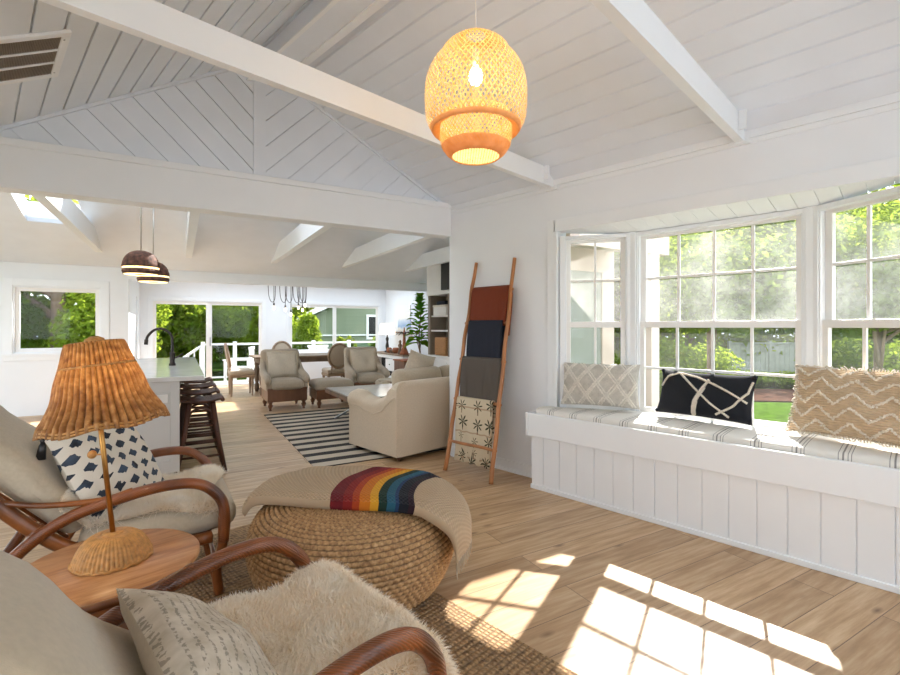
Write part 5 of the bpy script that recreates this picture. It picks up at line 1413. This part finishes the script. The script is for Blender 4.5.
def deckchair(label, b, a, rz):
    r = fthing('deck_chair', label, 'chair', b, a, -.02, rz, 'white deck chairs')
    m = MB()
    for k in range(5): m.box(-.25+.1*k, -.17+.1*k, -.26, .26, .36, .385)
    m.build('seat', MT['white'], r)
    m = MB()
    for k in range(5): m.box(-.28, -.255, -.25+.105*k, -.17+.105*k, .36, .86)
    m.box(-.29, -.25, -.28, .28, .82, .88); m.build('backrest', MT['white'], r)
    for s in (-1, 1):
        m = MB(); m.box(-.28, .32, s*.30-.045, s*.30+.045, .56, .59); m.build('armrest', MT['white'], r)
        for x in (-.25, .27): m = MB(); m.box(x-.03, x+.03, s*.29-.03, s*.29+.03, 0, .56); m.build('leg', MT['white'], r)
    return r
deckchair('white slatted deck chair outside the sliding glass door', 1.30, 12.78, PI*.9)
deckchair('white slatted deck chair outside the dining window', 3.28, 12.75, -PI/2)

def foliage(name, m_, parent, centers, n, size, seed=0, shell=.55):
    n = int(n*2.2); size *= .62
    r = np.random.default_rng(seed); V = []; F = []
    C_ = np.array([c[:3] for c in centers]); R_ = np.array([c[3:6] for c in centers]); pick = r.choice(len(centers), n, p=(R_.prod(1)**.667)/(R_.prod(1)**.667).sum())
    d = r.normal(size=(n, 3)); d /= np.linalg.norm(d, axis=1)[:, None]; rad = (shell+(1.05-shell)*r.random(n)**.7)[:, None]
    cl = np.sin(d[:, 0]*7+pick)*np.sin(d[:, 1]*6+pick*2)*np.sin(d[:, 2]*8); rad *= (1+.16*cl)[:, None]
    p = C_[pick]+d*R_[pick]*rad
    nrm = d*.7+r.normal(size=(n, 3))*.7+np.array([0, 0, .5]); nrm /= np.linalg.norm(nrm, axis=1)[:, None]
    u = np.cross(nrm, r.normal(size=(n, 3))); u /= np.linalg.norm(u, axis=1)[:, None]; w = np.cross(nrm, u)
    s = (size*(.6+.8*r.random(n)))[:, None]
    V = np.stack([p-u*s, p+w*s*.45, p+u*s, p-w*s*.45], 1).reshape(-1, 3)
    F = (np.arange(n)[:, None]*4+np.arange(4)[None]).tolist()
    me = bpy.data.meshes.new(name); me.from_pydata(V.tolist(), [], F); me.materials.append(m_); o = bpy.data.objects.new(name, me); COL.objects.link(o); o.parent = parent; return o
def tree(name, label, cat, loc, crown, n, size, m_, trunk_r=.12, trunk_h=2.0, seed=0, group=None, branches=5):
    r = thing(name, label, cat, loc, 0, group)
    foliage('foliage', MT[m_], r, crown, n, size, seed)
    rr = random.Random(seed)
    m = MB(); m.tube(cr([(0, 0, -.1), (.03, .02, trunk_h*.5), (-.02, .03, trunk_h)], 5), [trunk_r*(1.15-.5*i/10) for i in range(11)], 9)
    for k in range(branches):
        c = crown[k % len(crown)]; z0 = trunk_h*(.55+.4*rr.random()); m.tube([(0, 0, z0), ((c[0])*.5+rr.uniform(-.2, .2), c[1]*.5+rr.uniform(-.2, .2), (z0+c[2])/2), (c[0]+rr.uniform(-.5, .5)*c[3], c[1]+rr.uniform(-.5, .5)*c[4], c[2]+.3*c[5])], [trunk_r*.5, trunk_r*.33, trunk_r*.1], 6)
    m.build('trunk', MT['bark'], r); return r
def ftree(b, a): return tuple(far(b, a, GZ))
G1 = 'trees beyond the deck'
# kitchen window and slider views
tree('garden_tree', 'tall tree with a bare pale trunk outside the kitchen window', 'tree', ftree(-2.8, 16), [(0, 0, 3.7, 1.6, 1.6, .9), (-1.8, .5, 3.6, 1.4, 1.4, .9), (1.9, .5, 3.5, 1.3, 1.3, .8)], 6500, .16, 'leafC', .2, 3.4, 1, G1)
tree('leafy_shrub', 'bright yellow green bush low outside the kitchen window', 'shrub', ftree(-1.6, 15.0), [(0, 0, 1.5, 1.1, 1.0, 1.3), (.7, .3, 2.2, .8, .8, .8)], 4200, .11, 'leafB', .05, 1.2, 2, 'bushes outside the kitchen window')
tree('leafy_shrub', 'mid green bush at the far edge of the kitchen window', 'shrub', ftree(-4.1, 15.6), [(0, 0, 1.5, 1.2, 1.0, 1.4), (-.9, .3, 1.9, .9, .8, 1.0)], 4200, .11, 'leafA', .05, 1.2, 3, 'bushes outside the kitchen window')
tree('garden_tree', 'dense dark tree filling the view behind the kitchen bushes', 'tree', ftree(-4.2, 20), [(0, 0, 3.4, 3.0, 2.2, 2.6), (3.2, 1, 3.2, 2.0, 1.8, 2.2)], 8000, .19, 'leafA', .16, 2.6, 4, G1)
tree('garden_tree', 'bright green tree behind the stair rail, sunlit', 'tree', ftree(.1, 18), [(0, 0, 1.8, 1.6, 1.4, 1.5), (.8, .4, 2.6, 1.2, 1.2, 1.1), (-1.4, .3, 2.2, 1.2, 1.1, 1.2)], 7500, .15, 'leafB', .1, 1.5, 5, G1)
tree('garden_tree', 'full dark green tree seen through the sliding door', 'tree', ftree(2.5, 20), [(0, 0, 2.8, 1.9, 1.8, 2.0), (-1.6, 0, 3.6, 1.5, 1.4, 1.4), (1.6, .5, 3.4, 1.5, 1.3, 1.5)], 9000, .17, 'leafA', .14, 1.8, 6, G1)
tree('garden_tree', 'yellow green tree at the lower middle of the sliding door view', 'tree', ftree(2.2, 17.2), [(0, 0, 2.1, 1.2, 1.0, 1.1), (.8, .3, 1.5, .9, .9, .9)], 4200, .13, 'leafB', .08, 1.3, 7, G1)
tree('garden_tree', 'dark background tree behind the green house', 'tree', ftree(6.0, 26), [(0, 0, 4.0, 3.5, 2.4, 2.8), (4.5, 0, 3.8, 3, 2.2, 2.6)], 7000, .26, 'leafC', .2, 3, 8, G1)
tree('garden_tree', 'broad dark tree behind the sliding door, farthest off', 'tree', ftree(-.2, 26), [(0, 0, 3.2, 3.6, 2.0, 3.4), (3.6, 0, 3.2, 3, 2, 3.2)], 8000, .26, 'leafC', .2, 3, 18, G1)
tree('leafy_shrub', 'bright bush by the corner of the green house', 'shrub', ftree(3.55, 15.4), [(0, 0, 1.2, .45, .4, .7), (.1, .1, 1.8, .3, .3, .35)], 2600, .09, 'leafB', .04, 1.0, 9)
for k, (b, a, tx) in enumerate(((4.35, 14.6, 'slim dark shrub just outside the dining window'), (4.75, 14.9, 'narrow green shrub outside the dining window'), (5.55, 14.2, 'rounded green bush below the dark house window'), (6.1, 14.4, 'full green bush at the dining window corner'))):
    tree('leafy_shrub', tx, 'shrub', ftree(b, a), [(0, 0, .75, .28+.12*(k > 1), .3+.1*(k > 1), .62+.1*(k > 1))], 1500, .07, 'leafC' if k < 2 else 'leafA', .03, .6, 20+k, 'bushes by the dining window')
# green neighbour house
N = NT('green_siding'); w_ = N.add('ShaderNodeSeparateXYZ'); N.link(N.coord('Object'), w_.inputs[0]); f_ = N.math('FRACT', N.math('MULTIPLY', w_.outputs['Z'], 1/.17))
N.set(Base_Color=N.mix(N.noise(N.coord('Object'), 3), lin('#76806a'), lin('#838d76')), Roughness=.8); N.bump(f_, .8, .02); MT['siding'] = N.m
hs = fthing('green_house', 'green clapboard house with low gable roof beyond the dining window', 'house', 5.0, 20, GZ)
m = MB(); V = [(-.45, 0, -.5), (9, 0, -.5), (9, 0, 2.2), (4.2, 0, 4.2), (-.45, 0, 2.05)]; m.add(V+[(x, 6, z) for x, y, z in V], [(0, 1, 2, 3, 4), (9, 8, 7, 6, 5), (0, 4, 9, 5), (1, 6, 7, 2)]); m.build('wall', MT['siding'], hs)
m = MB()
for (p, q_) in (((-.95, 1.90), (4.2, 4.28)), ((4.2, 4.28), (9.5, 2.0))):
    V = [(p[0], -.45, p[1]), (q_[0], -.45, q_[1]), (q_[0], 6.4, q_[1]), (p[0], 6.4, p[1])]; m.add(V+[(x, y, z+.16) for x, y, z in V], [(0, 1, 2, 3), (7, 6, 5, 4), (0, 4, 5, 1), (1, 5, 6, 2), (2, 6, 7, 3), (3, 7, 4, 0)])
m.build('roof', MT['white'], hs)
m = MB(); m.box(2.15, 2.25, -.05, 0, 1.2, 2.2).box(3.05, 3.15, -.05, 0, 1.2, 2.2).box(2.15, 3.15, -.05, 0, 2.15, 2.25).box(2.15, 3.15, -.05, 0, 1.15, 1.25); wi = m.build('window', MT['white'], hs); m = MB(); m.box(2.25, 3.05, -.02, -.005, 1.25, 2.15); m.build('pane', MT['black'], wi)
m = MB(); m.box(-.45, 9, -.06, -.01, 1.32, 1.38); m.build('band_board', MT['white'], hs)

# porch of the wing beside the bay
N = NT('blush_siding'); N.set(Base_Color=N.ramp(N.noise(N.coord('Object'), 2), [(.3, lin('#cdb9aa')), (.7, lin('#d8c8ba'))]), Roughness=.7); MT['blush'] = N.m
m = MB(); m.box(2.62, SB+.14, GA+.02, GA+.07, GZ, 3.4); struct('wall_porch', m, MT['blush'], True)
pw = sroot('window_7', far(0, 0), -TW)
m = MB()
for (b0, b1, z0, z1) in ((3.50, 3.82, .5, 2.02), (4.0, 4.72, .5, 2.05)):
    for a in ((b0-.07, b0, z0-.07, z1+.07), (b1, b1+.07, z0-.07, z1+.07), (b0, b1, z1, z1+.07), (b0, b1, z0-.07, z0)): m.box(a[0], a[1], GA-.02, GA+.02, a[2], a[3])
m.build('window_frame', MT['blush'], pw)
m = MB()
for (b0, b1, z0, z1) in ((3.50, 3.82, .5, 2.02), (4.0, 4.72, .5, 2.05)): m.box(b0, b1, GA+.0, GA+.012, z0, z1)
N = NT('shaded_pane'); N.set(Base_Color=lin('#8f9388'), Roughness=.5); m.build('window_glass', N.m, pw)
m = MB(); m.box(3.72, 3.78, GA-.012, GA, .5, 2.02); m.build('mullion', MT['black'], pw)
po = fthing('porch', 'blush painted porch with post and beam outside the narrow bay sash', 'porch', 4.79, 3.66, GZ)
m = MB(); m.box(-.07, .07, -.07, .07, 0, 2.6); m.build('post', MT['blush'], po, bevel=.006)
m = MB(); m.box(-1.2, .25, -.07, .07, 2.55, 2.80); m.build('beam', MT['blush'], po, bevel=.006)
m = MB(); m.box(-1.2, .25, -.1, .67, 2.80, 2.86); m.build('roof', MT['blush'], po)
m = MB(); m.box(-1.2, .25, -.1, .67, 0, .12); m.build('step', MT['deck'], po)

# garden seen through the bay
def pol(u, d): r = (u-450)/474*d; return (.7071*(d+r), .7071*(d-r))
m = MB(); m.prism([pol(600, 11.2), pol(820, 10.6), pol(1000, 9.5), pol(1000, 11), pol(820, 12.6), pol(600, 13.5)], GZ, GZ+.03); struct('mulch_bed', m, MT['mulch'])
m = MB(); m.prism([pol(560, 15), pol(740, 14.5), pol(740, 22), pol(560, 24)], GZ, GZ+.02); struct('driveway', m, MT['asphalt'])
def gtree(name, label, cat, u, d, crown, n, size, m_, tr_r, th, seed, group=None): x, y = pol(u, d); return tree(name, label, cat, (x, y, GZ), crown, n, size, m_, tr_r, th, seed, group)
G2 = 'trees outside the bay window'
gtree('maple_tree', 'feathery green maple with dark forked trunk outside the bay, largest there', 'tree', 712, 7.6, [(0, 0, 2.6, 1.25, 1.25, .95), (-.8, -.6, 2.3, .9, .9, .6), (.8, .7, 2.3, .9, .9, .65), (.3, -.9, 3.0, .8, .8, .6)], 9500, .085, 'leafD', .07, 1.9, 31, G2)
gtree('maple_tree', 'pale small leaved tree outside the near angled bay sash', 'tree', 880, 7.6, [(0, 0, 2.7, 1.3, 1.3, 1.0), (.6, -.8, 2.2, .9, .9, .8), (-.7, .4, 2.3, .9, .9, .7)], 9000, .085, 'leafD', .07, 1.7, 32, G2)
gtree('garden_tree', 'tall yellow green tree across the driveway, behind the fence', 'tree', 800, 19, [(0, 0, 4.6, 3.2, 3, 3.0), (2.5, -2, 3.8, 2.2, 2, 2.2), (.5, -.5, 1.3, 3.4, 3.2, 1.5)], 8000, .22, 'leafA', .2, 3, 33, G2)
gtree('garden_tree', 'big green tree across the driveway behind the maple', 'tree', 690, 20, [(0, 0, 4.2, 3.4, 3, 3.0), (-3, 2, 4.0, 2.5, 2.5, 2.6), (-1, 1, 1.3, 4.2, 4, 1.5)], 8000, .22, 'leafA', .2, 3, 34, G2)
gtree('garden_tree', 'far green tree beyond the near angled bay sash', 'tree', 930, 17, [(0, 0, 4.4, 3.2, 3, 3.0), (2, -2.5, 3.8, 2.6, 2.6, 2.4), (.6, -.8, 1.2, 3.4, 3.2, 1.5)], 8000, .22, 'leafA', .2, 3, 35, G2)
gtree('garden_tree', 'dark green tree framed by the porch post', 'tree', 640, 13, [(0, 0, 3.0, 1.6, 1.6, 1.8), (-1, .8, 2.4, 1.2, 1.2, 1.4)], 6000, .16, 'leafC', .12, 2, 36, G2)
for k, (u, d, tx) in enumerate(((662, 9.8, 'low yellow green bush behind the maple trunk'), (752, 13.6, 'low sunny bush in front of the grey fence'), (790, 13.2, 'small bright bush at the end of the mulch bed'))):
    gtree('leafy_shrub', tx, 'shrub', u, d, [(0, 0, .5 if k == 0 else .22, .6, .6, .45 if k == 0 else .22)], 1600, .08, 'leafB', .03, .4 if k == 0 else .2, 40+k, 'bushes along the mulch bed')
for k, (u, d, tx) in enumerate(((655, 12.2, 'wide yellow green hedge bush beside the driveway, by the porch post'), (850, 12.4, 'wide green hedge bush beside the grey fence'), (925, 11.0, 'wide hedge bush outside the near angled sash'))):
    gtree('hedge_bush', tx, 'shrub', u, d, [(0, 0, .75, 1.1, 1.1, .65), (.9, -.9, .7, .8, .8, .55)], 3000, .10, ('leafB', 'leafA', 'leafB', 'leafA')[k], .04, .5, 60+k, 'hedge bushes along the driveway')
x, y = pol(770, 16.5)
fn = thing('garden_fence', 'grey green board fence across the lawn from the bay window', 'fence', (x, y, GZ), math.radians(-45))
m = MB()
for k in range(16): m.box(-1.36+.17*k, -1.36+.17*k+.16, -.015, .015, .06, 1.12)
m.build('boards', MT['fence'], fn)
m = MB(); m.box(-1.4, 1.4, -.05, .05, 1.12, 1.16).box(-1.4, 1.4, .015, .05, .25, .33); m.build('rail', MT['fence'], fn)
for px in (-1.4, 0, 1.4): m = MB(); m.box(px-.05, px+.05, -.04, .06, 0, 1.22); m.build('post', MT['fence'], fn)

# ------------------------------------------------------------------ light, sky, camera
W = bpy.data.worlds.new('World'); SC.world = W; W.use_nodes = True
nt = W.node_tree; bg = nt.nodes['Background']; tc = nt.nodes.new('ShaderNodeTexCoord'); sx_ = nt.nodes.new('ShaderNodeSeparateXYZ'); rp = nt.nodes.new('ShaderNodeValToRGB')
nt.links.new(tc.outputs['Generated'], sx_.inputs[0]); nt.links.new(sx_.outputs['Z'], rp.inputs[0])
rp.color_ramp.elements[0].position = 0; rp.color_ramp.elements[0].color = (.88, .94, 1, 1); rp.color_ramp.elements[1].position = .6; rp.color_ramp.elements[1].color = (.76, .87, 1, 1)
nt.links.new(rp.outputs[0], bg.inputs['Color']); bg.inputs['Strength'].default_value = SKY
sn = bpy.data.lights.new('sun', 'SUN'); sn.energy = SUN; sn.angle = math.radians(.6); sn.color = (1, .96, .9)
so = bpy.data.objects.new('sun', sn); COL.objects.link(so)
sd = Vector((.731, .190, .655)); so.rotation_euler = sd.to_track_quat('Z', 'Y').to_euler(); so.location = (12, 4, 12)
cam = bpy.data.cameras.new('camera'); cam.sensor_width = 36; cam.lens = 474/900*36; cam.shift_y = -10.5/900; cam.clip_start = .02; cam.clip_end = 300
co = bpy.data.objects.new('camera', cam); COL.objects.link(co); co.location = (0, 0, 1.35); co.rotation_euler = (PI/2, 0, -PI/4); SC.camera = co
vs = SC.view_settings; vs.view_transform = 'Standard'; vs.look = 'None'; vs.gamma = 1; vs.exposure = EXPO
try: vs.use_curve_mapping = False
except Exception: pass
cy = SC.cycles
cy.use_denoising = True; cy.max_bounces = 10; cy.diffuse_bounces = 7; cy.glossy_bounces = 4; cy.transparent_max_bounces = 24; cy.transmission_bounces = 6
cy.caustics_reflective = False; cy.caustics_refractive = False; cy.sample_clamp_indirect = 6
